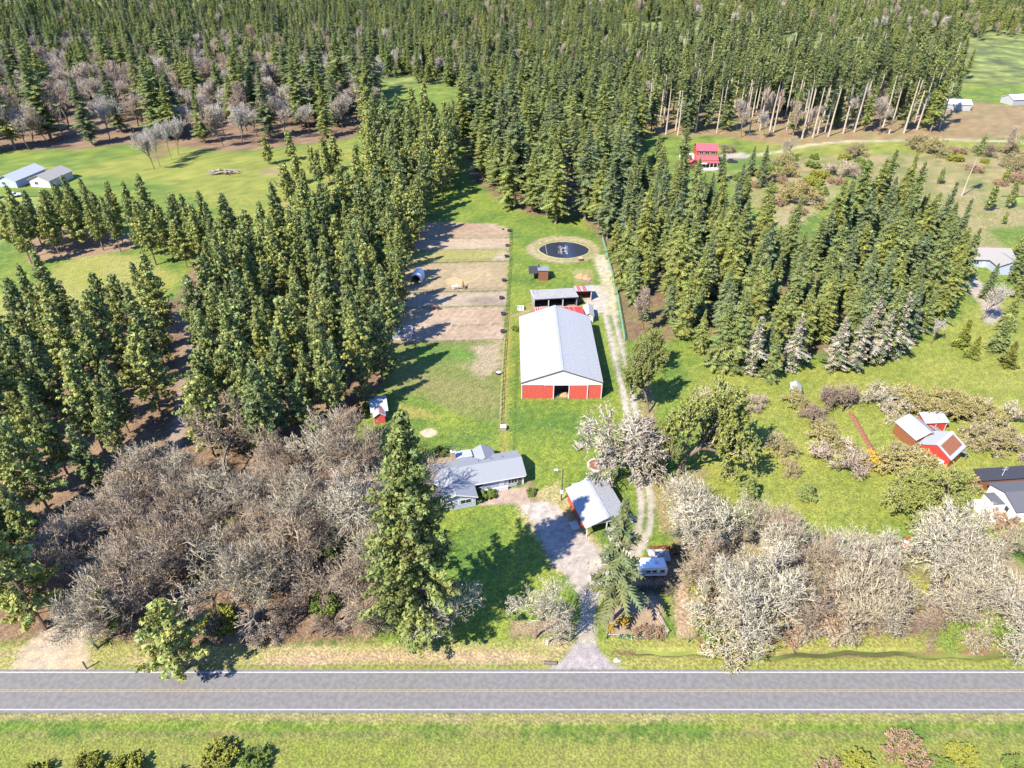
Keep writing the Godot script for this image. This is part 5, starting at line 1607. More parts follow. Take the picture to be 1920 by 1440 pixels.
	boxpart(h, "deck", Vector3(-8.6, 0.25, 0.6), Vector3(3.4, 0.5, 5.6), mats["bright white"])
	for i in 5:
		boxpart(h, "deck_post", Vector3(-10.2, 0.85, -2.0 + i * 1.3), Vector3(0.1, 0.7, 0.1), mats["bright white"])
	boxpart(h, "deck_rail", Vector3(-10.2, 1.2, 0.6), Vector3(0.08, 0.08, 5.4), mats["bright white"])
	boxpart(h, "chimney_pipe", Vector3(-1.2, 4.3, -0.3), Vector3(0.45, 1.0, 0.45), mats["dark trim"])


func build_far_houses() -> void:
	# red-roofed house in front of the tall trunks
	var o := thing("red_roofed_house", "two-storey house with red metal roofs in front of the tall trunks", "house", Vector3(84.6, 0, -303.5), deg_to_rad(-4.0))
	var hb := Node3D.new()
	hb.name = "main_body"
	o.add_child(hb)
	hb.rotation.y = PI / 2
	gable_roof(hb, 8.0, 8.6, 6.2, 8.2, 0.4, mats["faded red roof"], 0.5, null, 0.1)
	for x in [-3.95, 3.95]:
		boxpart(hb, "long_wall", Vector3(x, 3.1, 0), Vector3(0.1, 6.2, 8.4), mats["brown boards"])
	for z in [-4.25, 4.25]:
		part(hb, "gable_wall", gable_wall(8.0, 6.2, 8.2, z, 0.1), mats["red panel"])
	for x in [-2.5, 0.0, 2.5]:
		window_on(o, Vector3(x, 5.3, 4.02), Vector2(1.9, 1.2), 0.0, mats["white trim"], 2)
	var p := Shape.new()
	p.box(Vector3(0, 3.7, 5.6), Vector3(9.4, 0.12, 3.6), Basis(Vector3.RIGHT, 0.3))
	part(o, "porch_roof", p, mats["faded red roof"])
	var p2 := Shape.new()
	p2.box(Vector3(0.2, 2.7, 8.4), Vector3(9.2, 0.1, 2.2), Basis(Vector3.RIGHT, 0.16))
	part(o, "veranda_roof", p2, mats["faded red roof"])
	for i in 6:
		boxpart(o, "post", Vector3(-4.0 + i * 1.6, 1.3, 9.2), Vector3(0.2, 2.6, 0.2), mats["white trim"])
	boxpart(o, "deck", Vector3(0.8, 0.25, 10.2), Vector3(9.5, 0.5, 3.4), mats["concrete"])
	boxpart(o, "awning", Vector3(-2.4, 2.5, 10.0), Vector3(3.6, 0.1, 1.6), mats["bright white"])
	boxpart(o, "lower_wall", Vector3(0, 1.6, 5.9), Vector3(8.2, 3.2, 3.6), mats["brown boards"])
	var rv := thing("motor_home", "white motor home parked left of the red-roofed house", "motor home", Vector3(77.0, 0, -305.0), deg_to_rad(8.0))
	boxpart(rv, "body", Vector3(0, 1.9, 0), Vector3(6.0, 2.6, 2.4), mats["bright white"])
	boxpart(rv, "cab", Vector3(3.5, 1.5, 0), Vector3(1.0, 1.8, 2.2), mats["bright white"])
	boxpart(rv, "window", Vector3(1.2, 2.2, 1.22), Vector3(1.2, 0.6, 0.04), mats["glass"])
	for x in [-2.0, 2.4]:
		for z in [-1.0, 1.0]:
			var t := Shape.new()
			t.tube(Vector3(x, 0.4, z - 0.15), Vector3(x, 0.4, z + 0.15), 0.4, 0.4, 10)
			part(rv, "wheel", t, mats["black rubber"])
	small_gable("shed", "small red shed between motor home and red-roofed house", "shed", Vector3(77.6, 0, -299.2), deg_to_rad(20.0), 3.0, 5.0, 2.2, 3.0, mats["faded red roof"], mats["brown boards"])
	car("parked_car", "dark car parked under the purple-brown tree by the red-roofed house", Vector3(97.0, 0, -303.5), deg_to_rad(-6.0), plain("dark blue paint", 0.03, 0.035, 0.05, 0.3))
	# pale-roofed house on the right
	var h := thing("pale_roofed_house", "blue-grey house with pale shingle roof among the right-hand trees", "house", Vector3(148.0, 0, -199.0), deg_to_rad(-4.0))
	var b2 := Node3D.new()
	b2.name = "main_body"
	h.add_child(b2)
	b2.rotation.y = PI / 2
	gable_roof(b2, 9.0, 13.0, 2.8, 4.6, 0.5, mats["pale shingles"], 0.0, null, 0.14)
	for x in [-4.45, 4.45]:
		boxpart(b2, "long_wall", Vector3(x, 1.4, 0), Vector3(0.1, 2.8, 12.8), mats["blue-grey boards"])
	for z in [-6.45, 6.45]:
		part(b2, "gable_wall", gable_wall(9.0, 2.8, 4.6, z, 0.1), mats["blue-grey boards"])
	window_on(h, Vector3(-4.4, 1.6, 4.51), Vector2(1.6, 1.2), 0.0, mats["white trim"], 2)
	boxpart(h, "door", Vector3(-2.2, 1.1, 4.53), Vector3(1.0, 2.1, 0.05), mats["white trim"])
	var wing := Node3D.new()
	wing.name = "garage_wing"
	h.add_child(wing)
	wing.position = Vector3(2.8, 0, 6.0)
	gable_roof(wing, 7.0, 7.0, 2.8, 4.4, 0.4, mats["pale shingles"], 0.0, null, 0.12)
	part(wing, "gable_wall", gable_wall(7.0, 2.8, 4.4, 3.4, 0.1), mats["blue-grey boards"])
	for x in [-3.4, 3.4]:
		boxpart(wing, "side_wall", Vector3(x, 1.4, 0), Vector3(0.1, 2.8, 6.7), mats["blue-grey boards"])
	# two houses at the left edge
	for q in [["grey_roofed_house", "blue-grey roofed house at the left edge, farther from the pines", Vector3(-200.2, 0, -277.8), 8.5, 16.0, "galvanised iron", "blue-grey boards"], ["grey_roofed_house", "pinkish-grey roofed house right beside the blue-grey roofed one", Vector3(-187.5, 0, -276.5), 9.0, 13.0, "pale shingles", "white metal siding"]]:
		var g := thing(q[0], q[1], "house", q[2], deg_to_rad(-10.0))
		gable_roof(g, q[3], q[4], 3.0, 4.8, 0.5, mats[q[5]], 0.0, null, 0.14)
		for x in [-q[3] / 2 + 0.05, q[3] / 2 - 0.05]:
			boxpart(g, "side_wall", Vector3(x, 1.5, 0), Vector3(0.1, 3.0, q[4] - 0.22), mats[q[6]])
		for z in [-q[4] / 2 + 0.05, q[4] / 2 - 0.05]:
			part(g, "gable_wall", gable_wall(q[3], 3.0, 4.8, z, 0.1), mats[q[6]])
		window_on(g, Vector3(-1.5, 1.6, q[4] / 2 + 0.01), Vector2(1.6, 1.2), 0.0, mats["white trim"], 2)
		boxpart(g, "door", Vector3(2.0, 1.1, q[4] / 2 + 0.03), Vector3(1.0, 2.1, 0.05), mats["white trim"])
	car("parked_car", "white pickup parked below the two grey-roofed houses", Vector3(-193.0, 0, -259.5), deg_to_rad(30.0), mats["bright white"])
	car("parked_car", "silver car parked beside the white pickup at the left edge", Vector3(-199.0, 0, -257.0), deg_to_rad(70.0), mats["aluminium"])
	# roofs glimpsed between the far right trees
	for q in [["white roofed house behind the tall trunks of the farm track", Vector3(250.0, 0, -405.0), 12.0, 9.0, "white metal siding", -10.0, "house"], ["pale roofed cabin left of the white roofed one behind the trunks", Vector3(232.0, 0, -412.0), 10.0, 8.0, "pale shingles", 5.0, "cabin"], ["blue-white roofed house farthest right behind the trees", Vector3(292.0, 0, -418.0), 14.0, 9.0, "aluminium", 12.0, "house"], ["long shed with rusty red roof and grey walls, far right", Vector3(270.0, 0, -362.0), 10.0, 7.0, "rusty iron", 8.0, "shed"], ["white tent-like cover behind the rusty red shed, far right", Vector3(281.0, 0, -374.0), 7.0, 6.0, "bright white", 0.0, "shed"]]:
		var g := thing("far_building", q[0], q[6], q[1], deg_to_rad(q[5]) + PI / 2)
		gable_roof(g, q[3], q[2], 3.2, 5.0, 0.4, mats[q[4]], 0.0, null, 0.14)
		for x in [-q[3] / 2 + 0.05, q[3] / 2 - 0.05]:
			boxpart(g, "side_wall", Vector3(x, 1.6, 0), Vector3(0.1, 3.2, q[2] - 0.22), mats["galvanised iron"])
		for z in [-q[2] / 2 + 0.05, q[2] / 2 - 0.05]:
			part(g, "gable_wall", gable_wall(q[3], 3.2, 5.0, z, 0.1), mats["galvanised iron"])


func car(called: String, label: String, at: Vector3, turn: float, paint: Material) -> void:
	var o := thing(called, label, "car", at, turn)
	var s := Shape.new()
	s.slab(PackedVector2Array([Vector2(-2.2, 0.35), Vector2(2.2, 0.35), Vector2(2.25, 0.75), Vector2(1.2, 0.95), Vector2(-2.2, 0.98)]), -0.88, 0.88)
	part(o, "body", s, paint)
	var c := Shape.new()
	c.slab(PackedVector2Array([Vector2(-1.7, 0.97), Vector2(0.95, 0.97), Vector2(0.3, 1.48), Vector2(-1.3, 1.5)]), -0.74, 0.74)
	part(o, "windows", c, mats["glass"]).name = "cabin_glass"
	boxpart(o, "roof", Vector3(-0.5, 1.5, 0), Vector3(1.6, 0.05, 1.46), paint)
	for x in [-1.4, 1.4]:
		for z in [-0.8, 0.8]:
			var t := Shape.new()
			t.tube(Vector3(x, 0.33, z - 0.11), Vector3(x, 0.33, z + 0.11), 0.33, 0.33, 10)
			part(o, "wheel", t, mats["black rubber"])


func build_pond() -> void:
	var water := plain("pond water", 0.022, 0.026, 0.042, 0.06)
	water.normal_enabled = true
	water.normal_texture = bump_tex(61, 0.03, 3)
	water.normal_scale = 0.12
	water.uv1_triplanar = true
	water.uv1_world_triplanar = true
	water.uv1_scale = Vector3.ONE / 6.0
	var s := Shape.new()
	var bank := Shape.new()
	var n := 40
	var f := FastNoiseLite.new()
	f.seed = 3
	f.frequency = 0.25
	var edge := func(i: int, k: float) -> Vector3:
		var t := TAU * (i % n) / n
		var q := k + 0.05 * f.get_noise_2d(cos(t) * 8.0, sin(t) * 8.0)
		return Vector3(17.0 + 8.2 * q * cos(t), 0, -208.1 + 6.7 * q * sin(t) * (0.72 + 0.28 * absf(sin(t))))
	for i in n:
		s.tri(Vector3(17.0, 0.06, -208.1), edge.call(i, 1.0) + Vector3(0, 0.06, 0), edge.call(i + 1, 1.0) + Vector3(0, 0.06, 0))
		bank.quad(edge.call(i, 0.98) + Vector3(0, 0.05, 0), edge.call(i, 1.015) + Vector3(0, 0.16, 0), edge.call(i + 1, 1.015) + Vector3(0, 0.16, 0), edge.call(i + 1, 0.98) + Vector3(0, 0.05, 0))
		bank.quad(edge.call(i, 1.015) + Vector3(0, 0.16, 0), edge.call(i, 1.06) + Vector3(0, 0.0, 0), edge.call(i + 1, 1.06) + Vector3(0, 0.0, 0), edge.call(i + 1, 1.015) + Vector3(0, 0.16, 0))
	struct("pond_water", s.mesh(water))
	struct("pond_bank", bank.mesh(worn("bank clay", 0.26, 0.24, 0.12, 0.95, mats["concrete"].albedo_texture, 0.5)))
	# white flecks painted in as a pale tree reflection, round an added float
	rng.seed = 88
	var o := thing("pond_reflection", "pale tree reflection painted as white flecks round an added float in mid pond", "painted_reflection", Vector3(16.6, 0.07, -208.0))
	var fl := Shape.new()
	fl.tube(Vector3(0, 0, 0), Vector3(0, 0.25, 0), 0.35, 0.3, 10)
	part(o, "float", fl, mats["black rubber"])  # made-up float in the middle of the painted reflection
	var reflection_flecks := Shape.new()
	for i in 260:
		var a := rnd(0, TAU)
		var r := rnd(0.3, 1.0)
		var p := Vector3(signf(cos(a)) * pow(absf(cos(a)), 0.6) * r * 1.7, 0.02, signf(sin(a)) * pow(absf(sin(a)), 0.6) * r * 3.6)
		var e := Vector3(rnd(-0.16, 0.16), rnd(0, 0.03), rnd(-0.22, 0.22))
		reflection_flecks.tri(p - e, p + e, p + Vector3(rnd(-0.12, 0.12), rnd(0.01, 0.06), rnd(-0.14, 0.14)))
	var fo := part(o, "reflection_flecks", reflection_flecks, mats["bright white"])  # white triangles draw the mirrored trees on the water
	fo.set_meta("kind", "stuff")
	var pipe := thing("pipe", "straight pale pipe lying across the pond's left end", "pipe", Vector3(11.2, 0.12, -208.2))
	var ps := Shape.new()
	ps.tube(Vector3(-0.2, 0, -4.2), Vector3(0.1, 0, 4.0), 0.09, 0.09, 7)
	part(pipe, "tube", ps, mats["weathered wood"])
	var pump := thing("pump_box", "little brown pump house on the pond's near bank", "pump house", Vector3(21.55, 0, -199.61), 0.3)
	boxpart(pump, "box", Vector3(0, 0.45, 0), Vector3(1.1, 0.9, 0.9), mats["brown boards"])
	var lid := Shape.new()
	lid.box(Vector3(0, 1.0, 0), Vector3(1.3, 0.07, 1.1), Basis(Vector3.RIGHT, 0.25))
	part(pump, "lid", lid, mats["brick"])


# ---------------------------------------------------------------- fences, animals, small things
# a fence: every post and rail a part
func fence(called: String, label: String, line: Array, gap: float, h: float, rails: Array, post: Material, rail: Material, thick := 0.11, rail_h := 0.1) -> Node3D:
	var o := thing(called, label, "fence", Vector3(line[0].x, 0, line[0].y))
	for i in line.size() - 1:
		var a: Vector2 = line[i] - line[0]
		var b: Vector2 = line[i + 1] - line[0]
		var n := maxi(1, int(round(a.distance_to(b) / gap)))
		for k in n + (1 if i == line.size() - 2 else 0):
			var p := a.lerp(b, float(k) / n)
			boxpart(o, "post", Vector3(p.x, h / 2 - 0.1, p.y), Vector3(thick, h + 0.2, thick), post)
		for y in rails:
			var s := Shape.new()
			s.bar(Vector3(a.x, y, a.y), Vector3(b.x, y, b.y), 0.04, rail_h)
			part(o, "rail", s, rail)
	return o


func build_small_things() -> void:
	rng.seed = 505
	var wood: Material = mats["weathered wood"]
	var pale := worn("pale rail", 0.50, 0.48, 0.42, 0.85, mats["weathered wood"].albedo_texture, 0.6)
	fence("rail_fence", "pale rail fence running up the right side of the pasture", [Vector2(-2.57, -115.43), Vector2(-2.35, -135.44), Vector2(-1.91, -150.24)], 1.9, 1.35, [0.55, 1.15], wood, pale)
	fence("rail_fence", "dark rail fence along the right side of the dirt paddocks", [Vector2(-1.91, -150.5), Vector2(-1.49, -169), Vector2(-0.83, -195.25), Vector2(-0.65, -225.76)], 2.3, 1.35, [0.55, 1.15], mats["dark wood"], mats["dark wood"])
	var cross := [["between the pasture and the lowest paddock", 642, 637, 732, 942], ["of thin posts across the lowest dirt paddock", 614, 609, 800, 944], ["below the paddock with the brown horse", 578, 574, 745, 947], ["above the pale paddock strip", 550, 546, 750, 949], ["between the two horses' paddock and the grassy strip", 494, 490, 762, 952], ["above the grassy paddock strip", 470, 466.5, 770, 954], ["across the topmost brown paddock", 449, 446, 785, 955]]
	for q in cross:
		pass
	fence("wire_fence", "wire fence between the pasture and the lowest dirt paddock", [Vector2(-29.68, -149.58), Vector2(-2.6, -150.77)], 3.4, 1.2, [0.4, 0.8, 1.15], wood, wood, 0.09, 0.03)
	fence("wire_fence", "wire fence of pale posts across the lowest dirt paddock", [Vector2(-23.02, -157.51), Vector2(-2.27, -158.65)], 3.2, 1.3, [0.6, 1.2], pale, wood, 0.1, 0.03)
	fence("wire_fence", "wire fence just below the paddock with the lone brown horse", [Vector2(-29.57, -167.75), Vector2(-1.93, -169.32)], 3.2, 1.3, [0.6, 1.2], wood, wood, 0.1, 0.03)
	fence("wire_fence", "wire fence just below the pair of horses", [Vector2(-29.98, -176.97), Vector2(-1.7, -178.49)], 3.4, 1.2, [0.4, 0.8, 1.15], wood, mats["dark wood"], 0.1, 0.06)
	fence("wire_fence", "wire fence between the pair of horses and the grassy strip", [Vector2(-30.88, -197.41), Vector2(-1.34, -199)], 3.4, 1.2, [0.4, 0.8, 1.15], wood, mats["dark wood"], 0.1, 0.05)
	fence("wire_fence", "wire fence along the top of the grassy strip", [Vector2(-29.48, -207.5), Vector2(-1.05, -209)], 3.6, 1.1, [0.5, 1.05], wood, wood, 0.09, 0.03)
	fence("wire_fence", "wire fence across the topmost paddock, farthest of all", [Vector2(-28.7, -216.79), Vector2(-0.9, -218.17)], 3.6, 1.1, [0.5, 1.05], wood, mats["dark wood"], 0.09, 0.05)
	# green mesh fence right of the gravel path
	var green := plain("green wire mesh", 0.10, 0.32, 0.22, 0.7)
	var gf := fence("mesh_fence", "blue-green mesh fence between the gravel path and the firs", [Vector2(30.37, -217.25), Vector2(30.29, -195.25), Vector2(30.04, -173.81), Vector2(28.81, -150.24)], 3.0, 1.5, [0.1, 1.45], mats["galvanised iron"], green, 0.07, 0.06)
	var net := Shape.new()
	var line := [Vector2(30.37, -217.25), Vector2(30.29, -195.25), Vector2(30.04, -173.81), Vector2(28.81, -150.24)]
	for i in 3:
		var a: Vector2 = line[i] - line[0]
		var b: Vector2 = line[i + 1] - line[0]
		for k in 5:
			net.bar(Vector3(a.x, 0.3 + k * 0.25, a.y), Vector3(b.x, 0.3 + k * 0.25, b.y), 0.02, 0.10)
	part(gf, "mesh", net, green).set_meta("kind", "stuff")
	# garden fence
	fence("garden_fence", "wooden rail fence round the garden bed by the driveway", [Vector2(21.63, -69.86), Vector2(23.54, -63.81)], 2.6, 1.2, [0.5, 1.0], pale, pale)
	fence("garden_fence", "grey post fence between garden bed and driveway", [Vector2(14.17, -67.65), Vector2(14.19, -65.51), Vector2(14.33, -63.16)], 1.6, 1.2, [0.5, 1.0], mats["dark wood"], wood)
	fence("garden_fence", "pale single-rail fence along the front of the garden bed", [Vector2(14.33, -63.16), Vector2(16.1, -63.16)], 2.0, 1.1, [0.95], wood, pale)
	fence("gate", "sagging wooden gate at the foot of the bare earth track", [Vector2(26.49, -62.43), Vector2(28.09, -63.53)], 1.6, 1.2, [0.4, 0.9], mats["dark wood"], wood)
	fence("yard_fence", "short dark fence behind the left end of the house", [Vector2(-19.13, -103.19), Vector2(-15.74, -104.48), Vector2(-11.82, -104.97)], 1.6, 1.1, [0.5, 1.0], mats["dark wood"], mats["dark wood"])
	# plants along the garden front
	var daff := Shape.new()
	rng.seed = 606
	for i in 60:
		var p := Vector3(rnd(-2.9, 2.9), rnd(0.1, 0.5), rnd(-0.25, 0.25))
		clump(daff, p, 0.28, 5, [Color(0.10, 0.17, 0.06), Color(0.30, 0.42, 0.40)][i % 2], 0.5, 0.3)
	var hedge := part(self, "flower_border", shifted(daff, Transform3D(Basis(), Vector3(18.77, 0, -63.26))), needle)
	taken["flower_border"] = 0
	hedge.set_meta("kind", "stuff")
	tag(hedge, "blue-green leafy border along the front of the garden bed", "border")
	build_daisies()
	build_horses()
	build_troughs()
	build_yard_things()
	build_trailer()


# ---- animals: capsules joined into one skin by surface nets
func skin(bones: Array, cell: float, blend: float) -> Shape:
	var lo := Vector3(INF, INF, INF)
	var hi := -lo
	for b in bones:
		for e in [0, 1]:
			var r: float = b[2 + e] + blend + cell
			lo = lo.min(b[e] - Vector3(r, r, r))
			hi = hi.max(b[e] + Vector3(r, r, r))
	var nx := int((hi.x - lo.x) / cell) + 2
	var ny := int((hi.y - lo.y) / cell) + 2
	var nz := int((hi.z - lo.z) / cell) + 2
	var f := PackedFloat32Array()
	f.resize(nx * ny * nz)
	for z in nz:
		for y in ny:
			for x in nx:
				var p := lo + Vector3(x, y, z) * cell
				var d := 9.0
				for b in bones:
					var ab: Vector3 = b[1] - b[0]
					var t := clampf((p - b[0]).dot(ab) / maxf(ab.length_squared(), 1e-9), 0, 1)
					var q: float = p.distance_to(b[0] + ab * t) - lerpf(b[2], b[3], t)
					var h := clampf(0.5 + 0.5 * (d - q) / blend, 0, 1)
					d = lerpf(d, q, h) - blend * h * (1.0 - h)
				f[(z * ny + y) * nx + x] = d
	var at := {}
	var s := Shape.new()
	for z in nz - 1:
		for y in ny - 1:
			for x in nx - 1:
				var sum := Vector3.ZERO
				var n := 0
				for e in [[0, 0, 0, 1, 0, 0], [0, 1, 0, 1, 1, 0], [0, 0, 1, 1, 0, 1], [0, 1, 1, 1, 1, 1], [0, 0, 0, 0, 1, 0], [1, 0, 0, 1, 1, 0], [0, 0, 1, 0, 1, 1], [1, 0, 1, 1, 1, 1], [0, 0, 0, 0, 0, 1], [1, 0, 0, 1, 0, 1], [0, 1, 0, 0, 1, 1], [1, 1, 0, 1, 1, 1]]:
					var u: float = f[((z + e[2]) * ny + y + e[1]) * nx + x + e[0]]
					var v: float = f[((z + e[5]) * ny + y + e[4]) * nx + x + e[3]]
					if (u < 0.0) != (v < 0.0):
						sum += Vector3(e[0], e[1], e[2]).lerp(Vector3(e[3], e[4], e[5]), u / (u - v))
						n += 1
				if n:
					at[Vector3i(x, y, z)] = lo + (Vector3(x, y, z) + sum / n) * cell
	for key in at:
		var k: Vector3i = key
		for axis in 3:
			var step := Vector3i.ZERO
			step[axis] = 1
			var u: float = f[(k.z * ny + k.y) * nx + k.x]
			var v: float = f[((k.z + step.z) * ny + k.y + step.y) * nx + k.x + step.x]
			if (u < 0.0) == (v < 0.0):
				continue
			var b := Vector3i.ZERO
			b[(axis + 1) % 3] = 1
			var c := Vector3i.ZERO
			c[(axis + 2) % 3] = 1
			if not (at.has(k - b) and at.has(k - c) and at.has(k - b - c)):
				continue
			if u < 0.0:
				s.quad(at[k], at[k - c], at[k - b - c], at[k - b])
			else:
				s.quad(at[k], at[k - b], at[k - b - c], at[k - c])
	return s


func horse_bones(grazing: bool) -> Array:
	var head := Vector3(1.62, 0.42, 0.08) if grazing else Vector3(1.42, 1.75, 0.05)
	var poll := Vector3(1.38, 0.85, 0.06) if grazing else Vector3(1.12, 1.98, 0.03)
	var list := [
		[Vector3(-0.62, 1.22, 0), Vector3(0.05, 1.14, 0), 0.30, 0.29], [Vector3(0.05, 1.14, 0), Vector3(0.58, 1.16, 0), 0.29, 0.31], [Vector3(-0.72, 1.32, 0), Vector3(-0.5, 1.34, 0), 0.2, 0.2],
		[Vector3(0.55, 1.36, 0), Vector3(0.66, 1.25, 0), 0.2, 0.2], [Vector3(0.68, 1.32, 0), poll, 0.21, 0.11], [poll, head, 0.115, 0.07], [poll + Vector3(-0.02, 0.02, 0.05), poll + Vector3(-0.03, 0.16, 0.07), 0.035, 0.012], [poll + Vector3(-0.02, 0.02, -0.05), poll + Vector3(-0.03, 0.16, -0.06), 0.035, 0.012],
	]
	for side in [-1.0, 1.0]:
		var z: float = 0.15 * side
		var f: float = 0.07 * side
		list += [[Vector3(0.55, 1.0, z), Vector3(0.55 + f, 0.55, z), 0.12, 0.065], [Vector3(0.55 + f, 0.55, z), Vector3(0.56 + f, 0.12, z), 0.06, 0.042], [Vector3(0.56 + f, 0.12, z), Vector3(0.59 + f, 0.05, z), 0.05, 0.06]]
		list += [[Vector3(-0.62, 1.12, z), Vector3(-0.5 - f, 0.75, z), 0.19, 0.10], [Vector3(-0.5 - f, 0.75, z), Vector3(-0.74 - f, 0.5, z), 0.10, 0.06], [Vector3(-0.74 - f, 0.5, z), Vector3(-0.7 - f, 0.12, z), 0.055, 0.042], [Vector3(-0.7 - f, 0.12, z), Vector3(-0.66 - f, 0.05, z), 0.05, 0.06]]
	return list


func build_horses() -> void:
	var standing := skin(horse_bones(false), 0.07, 0.06)
	var grazing := skin(horse_bones(true), 0.07, 0.06)
	var hair := Shape.new()
	hair.tube(Vector3(-0.9, 1.38, 0), Vector3(-1.05, 0.95, 0), 0.05, 0.08, 6)
	hair.tube(Vector3(-1.05, 0.95, 0), Vector3(-1.02, 0.5, 0), 0.08, 0.02, 6)
	for q in [["white horse grazing beside the brown one on the dirt paddock", Vector2(-16.47, -179.51), 0.25, true, Color(0.62, 0.58, 0.52), Color(0.5, 0.47, 0.42)], ["brown horse standing right beside the grazing white horse", Vector2(-14.18, -180.2), 1.75, false, Color(0.12, 0.055, 0.03), Color(0.03, 0.02, 0.015)], ["dark brown horse alone, standing just above the lower tree shadow", Vector2(-21.08, -167.13), 2.7, false, Color(0.075, 0.035, 0.022), Color(0.025, 0.018, 0.015)]]:
		var o := thing("horse", q[0], "horse", Vector3(q[1].x, 0, q[1].y), q[2], "horses in the paddocks")
		var coat := plain("coat %s" % q[0].left(12), q[4].r, q[4].g, q[4].b, 0.7)
		part(o, "body", grazing if q[3] else standing, coat)
		part(o, "tail", hair, plain("tail %s" % q[0].left(12), q[5].r, q[5].g, q[5].b, 0.8))
		var mane := Shape.new()
		var poll := Vector3(1.36, 0.95, 0.06) if q[3] else Vector3(1.1, 2.08, 0.03)
		mane.bar(Vector3(0.62, 1.55, 0), poll, 0.06, 0.12)
		part(o, "mane", mane, plain("tail %s" % q[0].left(12), 0, 0, 0))


func build_troughs() -> void:
	var tubs := [[Vector2(-0.92, -223.83), "farthest black water tub, at the topmost paddock's right fence"], [Vector2(-1.49, -210.96), "black water tub in the pale strip below the topmost paddock"], [Vector2(-1.7, -202.46), "black water tub on the pale patch of the grassy strip"], [Vector2(-2.39, -185.14), "black water tub in the pair of horses' paddock"], [Vector2(-3.03, -173.81), "black water tub in the dark damp corner of the pale strip"], [Vector2(-2.33, -164.38), "black water tub in the dirt paddock below the brown horse"], [Vector2(-2.37, -154.84), "black water tub in the lowest dirt paddock"], [Vector2(-3.17, -135.21), "black-rimmed white tub on the worn patch of the pasture"]]
	for q in tubs:
		var o := thing("water_tub", q[1], "water tub", Vector3(q[0].x, 0, q[0].y), 0.0, "tubs along the paddock fence")
		var s := Shape.new()
		for i in 14:
			var t := TAU * i / 14
			var u := TAU * (i + 1) / 14
			var e := Vector3(cos(t), 0, sin(t))
			var f := Vector3(cos(u), 0, sin(u))
			s.quad(e * 0.62, e * 0.72 + Vector3(0, 0.6, 0), f * 0.72 + Vector3(0, 0.6, 0), f * 0.62)
			s.quad(e * 0.72 + Vector3(0, 0.6, 0), e * 0.64 + Vector3(0, 0.6, 0), f * 0.64 + Vector3(0, 0.6, 0), f * 0.72 + Vector3(0, 0.6, 0))
			s.quad(e * 0.64 + Vector3(0, 0.6, 0), e * 0.58 + Vector3(0, 0.05, 0), f * 0.58 + Vector3(0, 0.05, 0), f * 0.64 + Vector3(0, 0.6, 0))
		part(o, "tub", s, mats["black rubber"])
		var w := Shape.new()
		w.tube(Vector3(0, 0.3, 0), Vector3(0, 0.48, 0), 0.59, 0.61, 14)
		part(o, "water", w, mats["bright white"] if q[1].contains("white tub") else mats["pond water"])
	for q in [[Vector2(-3.14, -225.28), "small black bucket beside the farthest tub"], [Vector2(-2.05, -203.28), "small black bucket beside the tub on the pale patch"], [Vector2(-2.78, -164.99), "small black bucket beside the tub below the brown horse"], [Vector2(-2.59, -155.4), "small black bucket beside the tub in the lowest paddock"], [Vector2(-3.49, -174.14), "white block beside the tub in the damp corner"]]:
		var s := Shape.new()
		s.tube(Vector3(0, 0, 0), Vector3(0, 0.45, 0), 0.26, 0.34, 10)
		var o := thing("feed_bucket", q[1], "bucket", Vector3(q[0].x, 0, q[0].y))
		part(o, "bucket", s, mats["bright white"] if q[1].begins_with("white") else mats["black rubber"])
	# corral of white tube panels at the pines' edge
	var c := thing("corral_panels", "square pen of white tube panels in the pines' shadow", "pen", Vector3(-28.3, 0, -153.0))
	for side in 4:
		var b := Basis(Vector3.UP, side * PI / 2)
		var s := Shape.new()
		for y in [0.3, 0.65, 1.0, 1.35, 1.7]:
			s.tube(b * Vector3(-2.3, y, 2.3), b * Vector3(2.3, y, 2.3), 0.04, 0.04, 5)
		for x in [-2.3, -0.77, 0.77, 2.3]:
			s.tube(b * Vector3(x, 0, 2.3), b * Vector3(x, 1.75, 2.3), 0.05, 0.05, 5)
		part(c, "panel", s, mats["bright white"])
	for x in [-0.77, 0.77]:
		var s := Shape.new()
		s.tube(Vector3(x, 1.75, -2.3), Vector3(x, 1.75, 2.3), 0.05, 0.05, 5)
		s.tube(Vector3(-2.3, 1.78, x), Vector3(2.3, 1.78, x), 0.05, 0.05, 5)
		part(c, "top_bar", s, mats["bright white"])


